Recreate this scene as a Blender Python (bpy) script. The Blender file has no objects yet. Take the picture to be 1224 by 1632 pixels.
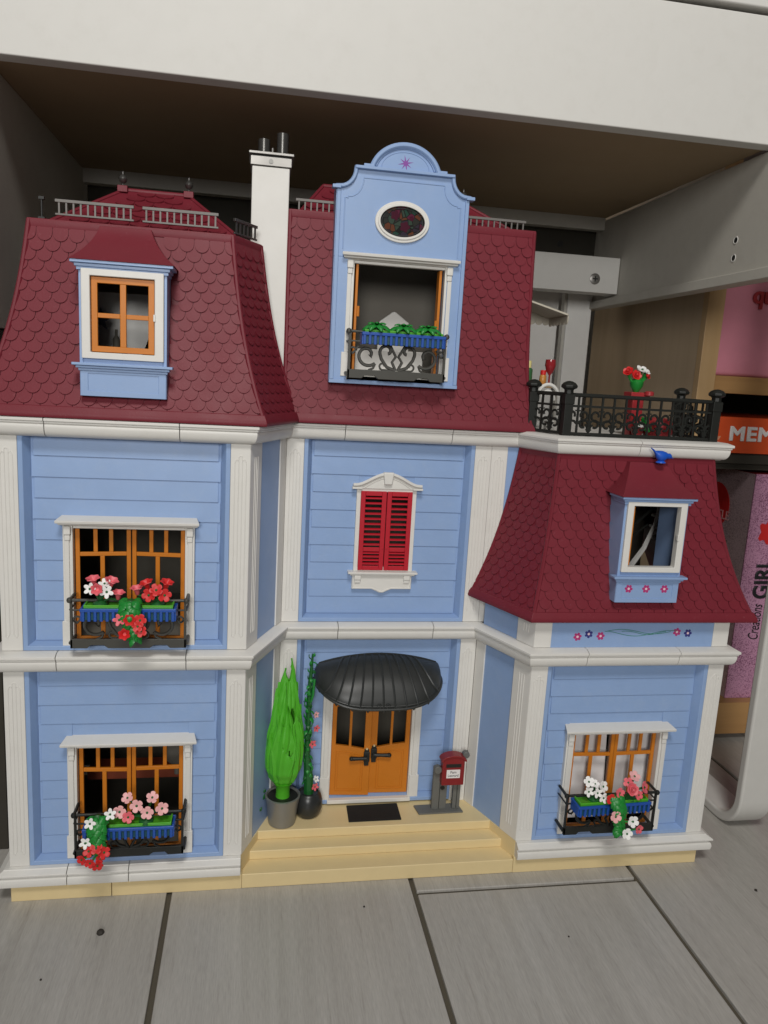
import bpy, bmesh, math, random
from mathutils import Vector, Matrix
random.seed(7)
PI = math.pi
scene = bpy.context.scene
COL = scene.collection
# one Blender unit is one centimetre here
scene.unit_settings.system = 'METRIC'
scene.unit_settings.scale_length = 0.01

# ------------------------------------------------------------------ camera
R_ = Vector((0.98527859, -0.16174166, 0.05536901))
U_ = Vector((-0.02486814, 0.18483493, 0.9824549))
F_ = Vector((0.16913801, 0.9693687, -0.17809169))
CAM = Vector((24.57489716, -77.09320227, 57.34674532))
cd = bpy.data.cameras.new('camera')
cam = bpy.data.objects.new('camera', cd); COL.objects.link(cam)
cam.matrix_world = Matrix(((R_.x, U_.x, -F_.x, CAM.x), (R_.y, U_.y, -F_.y, CAM.y), (R_.z, U_.z, -F_.z, CAM.z), (0, 0, 0, 1)))
cd.sensor_fit = 'VERTICAL'; cd.sensor_height = 36; cd.sensor_width = 27
cd.lens = 1204.6318 * 36 / 1632
cd.clip_start = 1; cd.clip_end = 5000
scene.camera = cam

# ------------------------------------------------------------------ world and room light
w = bpy.data.worlds.new('World'); scene.world = w; w.use_nodes = True
bg = w.node_tree.nodes['Background']
bg.inputs[0].default_value = (1.0, 0.975, 0.94, 1); bg.inputs[1].default_value = 0.05
scene.view_settings.view_transform = 'Standard'
scene.view_settings.look = 'None'
scene.view_settings.exposure = 0.0
scene.view_settings.gamma = 1.0

def area(name, loc, target, size, power, color):
    l = bpy.data.lights.new(name, 'AREA'); l.shape = 'DISK'; l.size = size; l.energy = power; l.color = color
    o = bpy.data.objects.new(name, l); COL.objects.link(o); o.location = loc
    o.rotation_euler = (Vector(target) - Vector(loc)).to_track_quat('-Z', 'Y').to_euler()
    return o
area('ceiling_lamp', (20, -150, 225), (45, 5, 50), 55, 265000, (1.0, 0.975, 0.93))
area('room_lamp', (-5, -250, 116), (55, 10, 68), 75, 280000, (1.0, 0.985, 0.955))

# ------------------------------------------------------------------ materials
MATS = {}
def srgb(r, g, b):
    f = lambda c: (c / 255 / 12.92) if c / 255 <= 0.04045 else ((c / 255 + 0.055) / 1.055) ** 2.4
    return (f(r), f(g), f(b))
def plastic(name, col, rough=0.42, bump=0.02, bscale=6.0, var=0.05, metal=0.0, spec=0.5, coat=0.0, fine=0.0, fscale=40, sss=0, speck=None, dust=None):
    m = bpy.data.materials.new(name); m.use_nodes = True
    nt = m.node_tree; b = nt.nodes['Principled BSDF']
    tc = nt.nodes.new('ShaderNodeTexCoord')
    n = nt.nodes.new('ShaderNodeTexNoise'); n.inputs['Scale'].default_value = bscale * 0.1; n.inputs['Detail'].default_value = 5
    nt.links.new(tc.outputs['Object'], n.inputs['Vector'])
    mx = nt.nodes.new('ShaderNodeMix'); mx.data_type = 'RGBA'
    mx.inputs[6].default_value = tuple(c * (1 - var) for c in col) + (1,)
    mx.inputs[7].default_value = tuple(min(1, c * (1 + var)) for c in col) + (1,)
    nt.links.new(n.outputs['Fac'], mx.inputs[0]); nt.links.new(mx.outputs[2], b.inputs['Base Color'])
    b.inputs['Roughness'].default_value = rough; b.inputs['Metallic'].default_value = metal
    b.inputs['Specular IOR Level'].default_value = spec
    b.inputs['Coat Weight'].default_value = coat
    # roughness variation
    n3 = nt.nodes.new('ShaderNodeTexNoise'); n3.inputs['Scale'].default_value = 0.35; n3.inputs['Detail'].default_value = 6
    nt.links.new(tc.outputs['Object'], n3.inputs['Vector'])
    mr = nt.nodes.new('ShaderNodeMapRange'); mr.inputs['To Min'].default_value = max(0.05, rough - 0.08); mr.inputs['To Max'].default_value = min(1, rough + 0.1)
    nt.links.new(n3.outputs['Fac'], mr.inputs['Value']); nt.links.new(mr.outputs['Result'], b.inputs['Roughness'])
    n2 = nt.nodes.new('ShaderNodeTexNoise'); n2.inputs['Scale'].default_value = fscale * 0.25; n2.inputs['Detail'].default_value = 3
    nt.links.new(tc.outputs['Object'], n2.inputs['Vector'])
    bp = nt.nodes.new('ShaderNodeBump'); bp.inputs['Strength'].default_value = bump * 4 + fine; bp.inputs['Distance'].default_value = 0.02
    nt.links.new(n2.outputs['Fac'], bp.inputs['Height']); nt.links.new(bp.outputs['Normal'], b.inputs['Normal'])
    if speck or dust:
        # small pale flecks, or loose dust in wide faint patches
        col2, sc2, lo, hi, amt = (speck, 3.2, 0.60, 0.78, 0.45) if speck else (dust, 0.5, 0.5, 0.85, 0.35)
        n4 = nt.nodes.new('ShaderNodeTexNoise'); n4.inputs['Scale'].default_value = sc2; n4.inputs['Detail'].default_value = 9; n4.inputs['Roughness'].default_value = 0.75
        nt.links.new(tc.outputs['Object'], n4.inputs['Vector'])
        mr4 = nt.nodes.new('ShaderNodeMapRange'); mr4.inputs['From Min'].default_value = lo; mr4.inputs['From Max'].default_value = hi; mr4.inputs['To Max'].default_value = amt
        nt.links.new(n4.outputs['Fac'], mr4.inputs['Value'])
        mx4 = nt.nodes.new('ShaderNodeMix'); mx4.data_type = 'RGBA'; mx4.inputs[7].default_value = tuple(col2) + (1,)
        nt.links.new(mr4.outputs['Result'], mx4.inputs[0]); nt.links.new(mx.outputs[2], mx4.inputs[6]); nt.links.new(mx4.outputs[2], b.inputs['Base Color'])
    MATS[name] = m
    return m
BLUE = plastic('blue_plastic', (0.255, 0.375, 0.615), 0.38, dust=(0.37, 0.46, 0.61))
WHITE = plastic('white_plastic', (0.70, 0.685, 0.65), 0.42, var=0.03, dust=(0.58, 0.55, 0.50))
CREAM = plastic('cream_plastic', (0.71, 0.565, 0.305), 0.5, var=0.05)
ROOF = plastic('dark_red_plastic', (0.168, 0.019, 0.030), 0.44, bump=0.10, var=0.12, bscale=3, fscale=30, spec=0.25, speck=(0.46, 0.20, 0.23))
ORANGE = plastic('orange_plastic', (0.56, 0.18, 0.014), 0.42, spec=0.35)
BLACK = plastic('black_plastic', (0.014, 0.015, 0.013), 0.45, spec=0.4)
MATTE = plastic('black_felt', (0.006, 0.006, 0.006), 0.85, bump=0.2)
CANOPYM = plastic('canopy_plastic', (0.024, 0.026, 0.025), 0.42, spec=0.5)
IRON = plastic('iron_grey_plastic', (0.055, 0.053, 0.045), 0.45)
SHUT = plastic('red_plastic', (0.46, 0.008, 0.022), 0.38)
REDF = plastic('flower_red', (0.62, 0.02, 0.02), 0.45)
CORAL = plastic('flower_coral', (0.75, 0.13, 0.16), 0.45)
PINKF = plastic('flower_pink', (0.82, 0.42, 0.42), 0.45)
WHITEF = plastic('flower_white', (0.85, 0.84, 0.82), 0.45)
GREEN = plastic('leaf_green', (0.012, 0.22, 0.03), 0.4)
DGREEN = plastic('stem_green', (0.008, 0.10, 0.018), 0.45)
LIME = plastic('bright_green', (0.075, 0.40, 0.018), 0.42)
SOIL = plastic('tray_green', (0.06, 0.30, 0.015), 0.35)
PBLUE = plastic('trough_blue', (0.012, 0.075, 0.36), 0.35)
CHROME = plastic('silver_metal', (0.27, 0.26, 0.245), 0.40, metal=0.7)
CHROME_D = plastic('dark_metal', (0.12, 0.117, 0.11), 0.28, metal=0.7)
POTG = plastic('silver_grey_pot', (0.27, 0.27, 0.26), 0.34, metal=0.55)
POTB = plastic('anthracite_pot', (0.022, 0.024, 0.024), 0.3)
WOODG = plastic('grey_wood_plastic', (0.13, 0.13, 0.12), 0.5)
MAILR = plastic('mailbox_red', (0.22, 0.012, 0.014), 0.38)
BIRDB = plastic('bird_blue', (0.01, 0.09, 0.52), 0.4)
PURPLE = plastic('print_purple', (0.22, 0.05, 0.32), 0.5)
MAG = plastic('print_magenta', (0.42, 0.03, 0.16), 0.5)
NAVY = plastic('print_navy', (0.03, 0.03, 0.19), 0.5)
PALEP = plastic('print_pale', (0.75, 0.55, 0.62), 0.5)
TEALP = plastic('print_teal', (0.04, 0.22, 0.15), 0.5)
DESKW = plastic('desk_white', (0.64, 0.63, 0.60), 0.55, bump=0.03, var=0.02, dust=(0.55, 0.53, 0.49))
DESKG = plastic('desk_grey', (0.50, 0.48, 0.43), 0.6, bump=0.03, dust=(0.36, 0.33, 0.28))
BOARDU = plastic('hardboard_brown', (0.30, 0.215, 0.125), 0.8, bump=0.12, var=0.2, bscale=0.5)
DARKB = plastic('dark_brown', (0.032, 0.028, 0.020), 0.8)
WALLP = plastic('wall_paint', (0.80, 0.78, 0.75), 0.85, bump=0.1)
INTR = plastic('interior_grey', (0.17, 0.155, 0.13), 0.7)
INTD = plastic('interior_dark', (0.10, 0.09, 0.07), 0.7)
AWN = plastic('awning_cream', (0.50, 0.46, 0.38), 0.5)
CURT = plastic('curtain_white', (0.72, 0.70, 0.70), 0.8)
PAPER = plastic('label_white', (0.78, 0.75, 0.74), 0.6)
INK = plastic('ink_black', (0.012, 0.012, 0.014), 0.5)
ORBOX = plastic('box_orange', (0.66, 0.085, 0.02), 0.4)
PINKB = plastic('bin_pink', (0.66, 0.25, 0.32), 0.35, var=0.06)
REDB = plastic('bin_red', (0.36, 0.03, 0.035), 0.35)
GLASSR = plastic('goblet_red', (0.28, 0.02, 0.025), 0.12, coat=0.6)
LEGW = plastic('leg_white', (0.60, 0.59, 0.56), 0.45)
POSTW = plastic('post_white', (0.80, 0.79, 0.76), 0.5)
RAILM = plastic('railing_grey', (0.17, 0.16, 0.15), 0.55, metal=0.4)
DUSTY = plastic('dust_dark', (0.03, 0.025, 0.02), 0.8)

def wood(name, c1, c2, axis='Z', rough=0.5, sc=0.12, vein=False):
    m = bpy.data.materials.new(name); m.use_nodes = True; nt = m.node_tree; b = nt.nodes['Principled BSDF']
    tc = nt.nodes.new('ShaderNodeTexCoord'); mp = nt.nodes.new('ShaderNodeMapping')
    s = {'X': (0.03, 1, 1), 'Y': (1, 0.03, 1), 'Z': (1, 1, 0.03)}[axis]
    mp.inputs['Scale'].default_value = s
    n = nt.nodes.new('ShaderNodeTexNoise'); n.inputs['Scale'].default_value = sc * 6; n.inputs['Detail'].default_value = 8; n.inputs['Roughness'].default_value = 0.65
    n.inputs['Distortion'].default_value = 0.6
    cr = nt.nodes.new('ShaderNodeValToRGB'); cr.color_ramp.elements[0].position = 0.32; cr.color_ramp.elements[1].position = 0.68
    cr.color_ramp.elements[0].color = c1 + (1,); cr.color_ramp.elements[1].color = c2 + (1,)
    oi = nt.nodes.new('ShaderNodeObjectInfo'); ad = nt.nodes.new('ShaderNodeVectorMath'); ad.operation = 'MULTIPLY_ADD'
    cb = nt.nodes.new('ShaderNodeCombineXYZ')
    for i in range(3): nt.links.new(oi.outputs['Random'], cb.inputs[i])
    ad.inputs[1].default_value = (57, 83, 31)
    nt.links.new(cb.outputs[0], ad.inputs[0]); nt.links.new(tc.outputs['Object'], ad.inputs[2])
    nt.links.new(ad.outputs[0], mp.inputs[0]); nt.links.new(mp.outputs[0], n.inputs['Vector'])
    nt.links.new(n.outputs['Fac'], cr.inputs[0]); nt.links.new(cr.outputs[0], b.inputs['Base Color'])
    b.inputs['Roughness'].default_value = rough
    if vein:
        # short dark veins and fine grain over the printed planks
        m2 = nt.nodes.new('ShaderNodeMapping'); m2.inputs['Scale'].default_value = (2.6, 0.13, 1); nt.links.new(ad.outputs[0], m2.inputs[0])
        v1 = nt.nodes.new('ShaderNodeTexNoise'); v1.inputs['Scale'].default_value = 0.8; v1.inputs['Detail'].default_value = 7; v1.inputs['Roughness'].default_value = 0.72
        nt.links.new(m2.outputs[0], v1.inputs['Vector'])
        r1 = nt.nodes.new('ShaderNodeMapRange'); r1.inputs['From Min'].default_value = 0.56; r1.inputs['From Max'].default_value = 0.74; r1.inputs['To Max'].default_value = 0.5
        nt.links.new(v1.outputs['Fac'], r1.inputs['Value'])
        m3 = nt.nodes.new('ShaderNodeMapping'); m3.inputs['Scale'].default_value = (9, 0.8, 1); nt.links.new(ad.outputs[0], m3.inputs[0])
        v2 = nt.nodes.new('ShaderNodeTexNoise'); v2.inputs['Scale'].default_value = 1.0; v2.inputs['Detail'].default_value = 4; nt.links.new(m3.outputs[0], v2.inputs['Vector'])
        xa = nt.nodes.new('ShaderNodeMix'); xa.data_type = 'RGBA'; xa.inputs[7].default_value = (0.20, 0.18, 0.155, 1)
        nt.links.new(r1.outputs['Result'], xa.inputs[0]); nt.links.new(cr.outputs[0], xa.inputs[6])
        r2 = nt.nodes.new('ShaderNodeMapRange'); r2.inputs['From Min'].default_value = 0.3; r2.inputs['From Max'].default_value = 0.7; r2.inputs['To Min'].default_value = 0.9; r2.inputs['To Max'].default_value = 1.08
        nt.links.new(v2.outputs['Fac'], r2.inputs['Value'])
        xb = nt.nodes.new('ShaderNodeVectorMath'); xb.operation = 'SCALE'; nt.links.new(xa.outputs[2], xb.inputs[0]); nt.links.new(r2.outputs['Result'], xb.inputs['Scale'])
        nt.links.new(xb.outputs[0], b.inputs['Base Color'])
    bp = nt.nodes.new('ShaderNodeBump'); bp.inputs['Strength'].default_value = 0.15; bp.inputs['Distance'].default_value = 0.04
    nt.links.new(n.outputs['Fac'], bp.inputs['Height']); nt.links.new(bp.outputs['Normal'], b.inputs['Normal'])
    return m
TILEM = wood('tile_wood_look', (0.355, 0.338, 0.31), (0.425, 0.408, 0.378), 'Y', 0.42, 0.14, vein=True)
PLY = wood('bookcase_brown', (0.46, 0.34, 0.215), (0.54, 0.41, 0.27), 'Z', 0.5, 0.05)
BIRCH = wood('bookcase_birch', (0.50, 0.32, 0.15), (0.58, 0.39, 0.20), 'Z', 0.45, 0.05)
PINEB = wood('shelf_pine', (0.36, 0.19, 0.07), (0.46, 0.26, 0.10), 'X', 0.5, 0.05)
GROUT = plastic('grout', (0.085, 0.072, 0.05), 0.9, bump=0.2)

def glitter(name, base, hi, scale=7.0):
    m = bpy.data.materials.new(name); m.use_nodes = True; nt = m.node_tree; b = nt.nodes['Principled BSDF']
    tc = nt.nodes.new('ShaderNodeTexCoord')
    v = nt.nodes.new('ShaderNodeTexVoronoi'); v.inputs['Scale'].default_value = scale
    n = nt.nodes.new('ShaderNodeTexNoise'); n.inputs['Scale'].default_value = 0.15
    nt.links.new(tc.outputs['Object'], v.inputs['Vector']); nt.links.new(tc.outputs['Object'], n.inputs['Vector'])
    sp = nt.nodes.new('ShaderNodeSeparateColor'); nt.links.new(v.outputs['Color'], sp.inputs[0])
    ma = nt.nodes.new('ShaderNodeMath'); ma.operation = 'MULTIPLY_ADD'; ma.inputs[1].default_value = 0.8
    nt.links.new(sp.outputs[0], ma.inputs[0]); nt.links.new(n.outputs['Fac'], ma.inputs[2])
    cr = nt.nodes.new('ShaderNodeValToRGB'); cr.color_ramp.elements[0].position = 0.45; cr.color_ramp.elements[1].position = 1.15
    cr.color_ramp.elements[0].color = base + (1,); cr.color_ramp.elements[1].color = hi + (1,)
    nt.links.new(ma.outputs[0], cr.inputs[0]); nt.links.new(cr.outputs[0], b.inputs['Base Color']); b.inputs['Roughness'].default_value = 0.35
    return m
GLIT = glitter('glitter_magenta', (0.13, 0.03, 0.085), (0.55, 0.28, 0.42))
GLITS = glitter('glitter_grey_pink', (0.24, 0.17, 0.18), (0.55, 0.42, 0.45))

def stained():
    m = bpy.data.materials.new('stained_glass'); m.use_nodes = True; nt = m.node_tree; b = nt.nodes['Principled BSDF']
    tc = nt.nodes.new('ShaderNodeTexCoord')
    v = nt.nodes.new('ShaderNodeTexVoronoi'); v.inputs['Scale'].default_value = 1.5
    e = nt.nodes.new('ShaderNodeTexVoronoi'); e.inputs['Scale'].default_value = 1.5; e.feature = 'DISTANCE_TO_EDGE'
    nt.links.new(tc.outputs['Object'], v.inputs['Vector']); nt.links.new(tc.outputs['Object'], e.inputs['Vector'])
    sp = nt.nodes.new('ShaderNodeSeparateColor'); nt.links.new(v.outputs['Color'], sp.inputs[0])
    cr = nt.nodes.new('ShaderNodeValToRGB'); cr.color_ramp.interpolation = 'CONSTANT'
    cols = [(0.012, 0.045, 0.03), (0.02, 0.022, 0.018), (0.085, 0.008, 0.03), (0.03, 0.05, 0.035), (0.10, 0.03, 0.012), (0.025, 0.018, 0.03)]
    while len(cr.color_ramp.elements) < len(cols): cr.color_ramp.elements.new(0.5)
    for i, c in enumerate(cols): cr.color_ramp.elements[i].position = i / len(cols); cr.color_ramp.elements[i].color = c + (1,)
    nt.links.new(sp.outputs[0], cr.inputs[0])
    gt = nt.nodes.new('ShaderNodeMath'); gt.operation = 'GREATER_THAN'; gt.inputs[1].default_value = 0.05
    nt.links.new(e.outputs['Distance'], gt.inputs[0])
    mx = nt.nodes.new('ShaderNodeMix'); mx.data_type = 'RGBA'; mx.inputs[6].default_value = (0.006, 0.006, 0.005, 1)
    nt.links.new(gt.outputs[0], mx.inputs[0]); nt.links.new(cr.outputs[0], mx.inputs[7]); nt.links.new(mx.outputs[2], b.inputs['Base Color'])
    b.inputs['Roughness'].default_value = 0.4
    b.inputs['Specular IOR Level'].default_value = 0.12
    return m
STAIN = stained()

# ------------------------------------------------------------------ mesh builder
class MB:
    def __init__(s, M=None): s.v = []; s.f = []; s.M = M
    def add(s, vs, fs, M=None):
        k = len(s.v)
        for p in vs:
            p = Vector(p)
            if M is not None: p = M @ p
            if s.M is not None: p = s.M @ p
            s.v.append(p)
        s.f += [tuple(k + i for i in f) for f in fs]; return s
    def box(s, x0, x1, y0, y1, z0, z1, M=None):
        vs = [(x, y, z) for z in (z0, z1) for y in (y0, y1) for x in (x0, x1)]
        return s.add(vs, [(0, 2, 3, 1), (4, 5, 7, 6), (0, 1, 5, 4), (2, 6, 7, 3), (0, 4, 6, 2), (1, 3, 7, 5)], M)
    def prism(s, pts, y0, y1, M=None):            # outline in x,z extruded along y (y0 in front)
        n = len(pts); a = sum(pts[i][0] * pts[(i + 1) % n][1] - pts[(i + 1) % n][0] * pts[i][1] for i in range(n))
        if a < 0: pts = pts[::-1]
        vs = [(p[0], y0, p[1]) for p in pts] + [(p[0], y1, p[1]) for p in pts]
        fs = [tuple(range(n)), tuple(range(2 * n - 1, n - 1, -1))] + [(i, i + n, (i + 1) % n + n, (i + 1) % n) for i in range(n)]
        return s.add(vs, fs, M)
    def ring(s, outer, inner, y0, y1, M=None):    # closed band between two outlines with equal counts
        n = len(outer)
        vs = [(p[0], y0, p[1]) for p in outer] + [(p[0], y0, p[1]) for p in inner] + [(p[0], y1, p[1]) for p in outer] + [(p[0], y1, p[1]) for p in inner]
        fs = []
        for i in range(n):
            j = (i + 1) % n
            fs += [(i, j, n + j, n + i), (2 * n + j, 2 * n + i, 3 * n + i, 3 * n + j), (j, i, 2 * n + i, 2 * n + j), (n + i, n + j, 3 * n + j, 3 * n + i)]
        return s.add(vs, fs, M)
    def tube(s, pts, r, n=8, M=None, closed=False):
        pts = [Vector(p) for p in pts]; N = len(pts); vs = []
        rs = r if isinstance(r, (list, tuple)) else [r] * N
        up = None
        for i, p in enumerate(pts):
            if closed: t = pts[(i + 1) % N] - pts[i - 1]
            else: t = pts[min(i + 1, N - 1)] - pts[max(i - 1, 0)]
            t.normalize()
            if up is None:
                up = Vector((0, 1, 0)) if abs(t.y) < 0.8 else Vector((1, 0, 0))
            up = (up - t * up.dot(t)); up.normalize(); sd = t.cross(up)
            for k in range(n):
                a = 2 * PI * (k + 0.5) / n
                vs.append(p + (up * math.cos(a) + sd * math.sin(a)) * rs[i])
        fs = []
        for i in range(N if closed else N - 1):
            j = (i + 1) % N
            for k in range(n): fs.append((i * n + k, i * n + (k + 1) % n, j * n + (k + 1) % n, j * n + k))
        if not closed: fs += [tuple(range(n - 1, -1, -1)), tuple((N - 1) * n + k for k in range(n))]
        return s.add(vs, fs, M)
    def lathe(s, prof, c=(0, 0, 0), n=24, M=None, f=None):
        vs = []; c = Vector(c); N = len(prof)
        for (r, z) in prof:
            for k in range(n):
                a = 2 * PI * k / n; rr = r * (f(a, z) if f else 1)
                vs.append(c + Vector((rr * math.cos(a), rr * math.sin(a), z)))
        fs = [(i * n + k, i * n + (k + 1) % n, (i + 1) * n + (k + 1) % n, (i + 1) * n + k) for i in range(N - 1) for k in range(n)]
        fs += [tuple(range(n - 1, -1, -1)), tuple((N - 1) * n + k for k in range(n))]
        return s.add(vs, fs, M)
    def mesh(s, name, mat, smooth=True, angle=38):
        me = bpy.data.meshes.new(name); me.from_pydata([tuple(p) for p in s.v], [], s.f); me.update()
        if mat: me.materials.append(mat)
        if smooth:
            for p in me.polygons: p.use_smooth = True
            me.set_sharp_from_angle(angle=math.radians(angle))
        return me

def setp(o, parent):
    if parent is not None:
        o.parent = parent; o.matrix_parent_inverse = WM[parent.name].inverted()
WM = {}
def link(name, me, parent=None, M=None, bevel=0, segs=2):
    o = bpy.data.objects.new(name, me); COL.objects.link(o)
    if M is not None: o.matrix_world = M
    WM[o.name] = M.copy() if M is not None else Matrix()
    setp(o, parent)
    if M is not None and parent is not None: o.matrix_basis = M
    if bevel:
        b = o.modifiers.new('bevel', 'BEVEL'); b.width = bevel; b.segments = segs; b.limit_method = 'ANGLE'; b.angle_limit = math.radians(35); b.harden_normals = True
    return o
def part(name, mb, mat, parent=None, bevel=0.0, angle=38, kind=None, label=None, segs=2):
    o = link(name, mb.mesh(name, mat, True, angle), parent, None, bevel, segs)
    if kind: o['kind'] = kind
    if label: o['label'] = label
    return o
def thing(name, label, cat, loc=(0, 0, 0), group=None):
    o = bpy.data.objects.new(name, None); COL.objects.link(o); o.empty_display_size = 2
    o.location = loc; WM[o.name] = Matrix.Translation(loc)
    o['label'] = label; o['category'] = cat
    if group: o['group'] = group
    return o
def tag(o, label, cat, group=None):
    o['label'] = label; o['category'] = cat
    if group: o['group'] = group
    return o
def struct(o): o['kind'] = 'structure'; return o
def text(name, body, size, M, mat, parent, depth=0.04, offset=0.0, spacing=1.0, align='CENTER', scalex=1.0, shear=0.0, bold=0.0):
    cu = bpy.data.curves.new(name, 'FONT'); cu.body = body; cu.size = size; cu.extrude = depth; cu.offset = offset
    cu.bevel_depth = bold; cu.bevel_resolution = 1; cu.align_x = align; cu.align_y = 'CENTER'; cu.space_character = spacing; cu.shear = shear
    to = bpy.data.objects.new(name + '_tmp', cu); COL.objects.link(to)
    bpy.context.view_layer.update()
    me = bpy.data.meshes.new_from_object(to.evaluated_get(bpy.context.evaluated_depsgraph_get()))
    COL.objects.unlink(to); bpy.data.objects.remove(to)
    me.transform(Matrix.Diagonal((scalex, 1, 1, 1))); me.transform(M)
    me.materials.clear(); me.materials.append(mat)
    return link(name, me, parent)
FRONT = Matrix.Rotation(PI / 2, 4, 'X')      # text standing up, read from -y

# ------------------------------------------------------------------ floor
floor = struct(part('floor', MB().box(-300, 400, -400, 300, -2.0, -0.35), GROUT))
tx = [16.4 + 27.15 * k for k in range(-5, 7)]
offs = [-40, 18, -66, -12, -85, -2.75, -59, -31, -70, -25, -50]
cols_y = [-62, -8, -95, -30, -55, -2.75, -78, -20, -66, -14, -44]
for i in range(len(tx) - 1):
    x0, x1 = tx[i], tx[i + 1]
    g = 0.28
    base = cols_y[i] if i != 6 else -2.75
    # column between x=43.5 and 70.7 carries the cross joint at y=-2.75
    if abs(x0 - (16.4 + 27.15)) < 0.1: base = -2.75
    elif abs(x0 - 16.4) < 0.1: base = -52
    elif abs(x0 - (16.4 + 54.3)) < 0.1: base = 52
    elif abs(x0 - (16.4 - 27.15)) < 0.1: base = -60
    y = base - 120 * 3
    while y < 200:
        if y + 120 > -200:
            part('tile', MB().box(x0 + g, x1 - g, y + g, y + 120 - g, -1.9, 0), TILEM, floor, bevel=0.12)
        y += 120
tag(part('dark_crumb', MB().lathe([(0.02, -0.01), (0.36, 0.02), (0.40, 0.2), (0.2, 0.42), (0.02, 0.45)], (10.25, -5.92, 0.01), 7), DUSTY), 'small dark crumb lying on the grey floor tile in front of the house', 'crumb')
for (cx_, cy_, r_, lb) in ((37.5, -4.5, 0.13, 'tiny speck of grit on the floor below the left part of the steps'), (84.0, -6.0, 0.2, 'tiny speck of grit on the floor at the right, beyond the wing'),
        (58.5, -11.0, 0.11, 'tiny speck of grit on the middle right floor tile, nearest the camera'), (6.0, -11.5, 0.12, 'tiny speck of grit near the dark crumb at the lower left')):
    tag(part('floor_speck', MB().lathe([(0.02, -0.01), (r_, 0.01), (r_ * 0.7, r_ * 0.8), (0.02, r_)], (cx_, cy_, 0.005), 6), DUSTY), lb, 'grit', 'specks of grit on the floor')
back = struct(part('back_wall', MB().box(-300, 400, 86, 90, 0, 240), WALLP))

# ------------------------------------------------------------------ house body
house = thing('dollhouse', 'large blue and white toy dollhouse with dark red mansard roofs standing under the desk', 'dollhouse', (40, 4, 0))
D = 9.06
Z0, Z1, Z2, Z3, Z4, Z5 = 1.6, 3.97, 25.83, 28.05, 49.74, 51.85
PLAN = [(0, 22), (0, 0), (24.1, 0), (28.02, D), (52.15, D), (56.02, 0), (80, 0), (80, 22)]

def frame(p, q):
    p = Vector((p[0], p[1], 0)); q = Vector((q[0], q[1], 0)); e = (q - p).normalized()
    n = Vector((e.y, -e.x, 0))            # outward, the room side
    # local x along wall, local y inward, z up
    M = Matrix(((e.x, -n.x, 0, p.x), (e.y, -n.y, 0, p.y), (0, 0, 1, 0), (0, 0, 0, 1)))
    return M, (q - p).length

def sweep(mb, path, prof, closed=False, caps=True):
    """path: list of (x,y,mx,my): point and mitre vector; prof: list of (out, z)"""
    n = len(prof); vs = []; fs = []
    for (x, y, mx, my) in path:
        for (o, z) in prof: vs.append((x + mx * o, y + my * o, z))
    for i in range(len(path) - 1):
        for k in range(n):
            k2 = (k + 1) % n
            fs.append((i * n + k, (i + 1) * n + k, (i + 1) * n + k2, i * n + k2))
    fs += [tuple(range(n)), tuple(range(len(path) * n - 1, (len(path) - 1) * n - 1, -1))]
    mb.add(vs, fs); return mb
def mitres(P):
    out = []
    for i, p in enumerate(P):
        ns = []
        if i > 0:
            e = Vector((p[0] - P[i - 1][0], p[1] - P[i - 1][1])).normalized(); ns.append(Vector((e.y, -e.x)))
        if i < len(P) - 1:
            e = Vector((P[i + 1][0] - p[0], P[i + 1][1] - p[1])).normalized(); ns.append(Vector((e.y, -e.x)))
        if len(ns) == 1: m = ns[0]
        else: m = (ns[0] + ns[1]); m = m / (m.dot(ns[0]))
        out.append((p[0], p[1], m.x, m.y))
    return out
def cornice(name, P, prof, cuts, parent, mat=WHITE, gap=0.032):
    """cuts: dict segment index -> list of distances along that segment"""
    MP = mitres(P); cur = [MP[0]]
    def emit(c):
        if len(c) > 1: part(name, sweep(MB(), c, prof), mat, parent, bevel=0.04, angle=30)
    for i in range(len(P) - 1):
        a = Vector(P[i]); b = Vector(P[i + 1]); e = (b - a).normalized(); n = Vector((e.y, -e.x))
        for s in cuts.get(i, []):
            q = a + e * (s - gap); cur.append((q.x, q.y, n.x, n.y)); emit(cur)
            q = a + e * (s + gap); cur = [(q.x, q.y, n.x, n.y)]
        cur.append(MP[i + 1])
    emit(cur)

def cprof(z0, z1, s=0.78, lip=1.18):
    h = z1 - z0; P = [(-0.4, z0 + 0.01), (0.15, z0 + 0.01), (0.22, z0 + 0.02 * h)]
    for k in range(7):                      # convex belly
        a = k / 6 * PI / 2
        P.append((0.30 + 0.80 * s * math.sin(a) ** 0.9, z0 + h * (0.05 + 0.50 * (1 - math.cos(a)))))
    P += [(1.12 * s, z0 + 0.60 * h), (lip - 0.15, z0 + 0.64 * h), (lip - 0.15, z0 + 0.72 * h), (lip, z0 + 0.74 * h), (lip, z0 + 0.86 * h), (0.6, z1 - 0.05), (-0.4, z1 - 0.03)]
    return P
TERR = [(0, 22), (0, 0), (24.1, 0), (28.02, D), (55.6, D), (58.0, 2.7), (77.5, 2.9), (77.5, 24)]
cornice('cornice', PLAN, cprof(Z2, Z3), {1: [5.3, 18.0], 3: [6.7, 18.3], 5: [6.2, 17.5]}, house)
cornice('cornice', TERR, cprof(Z4, Z5), {1: [4.7, 17.2], 3: [6.5, 19.0], 5: [9.2]}, house)
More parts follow.
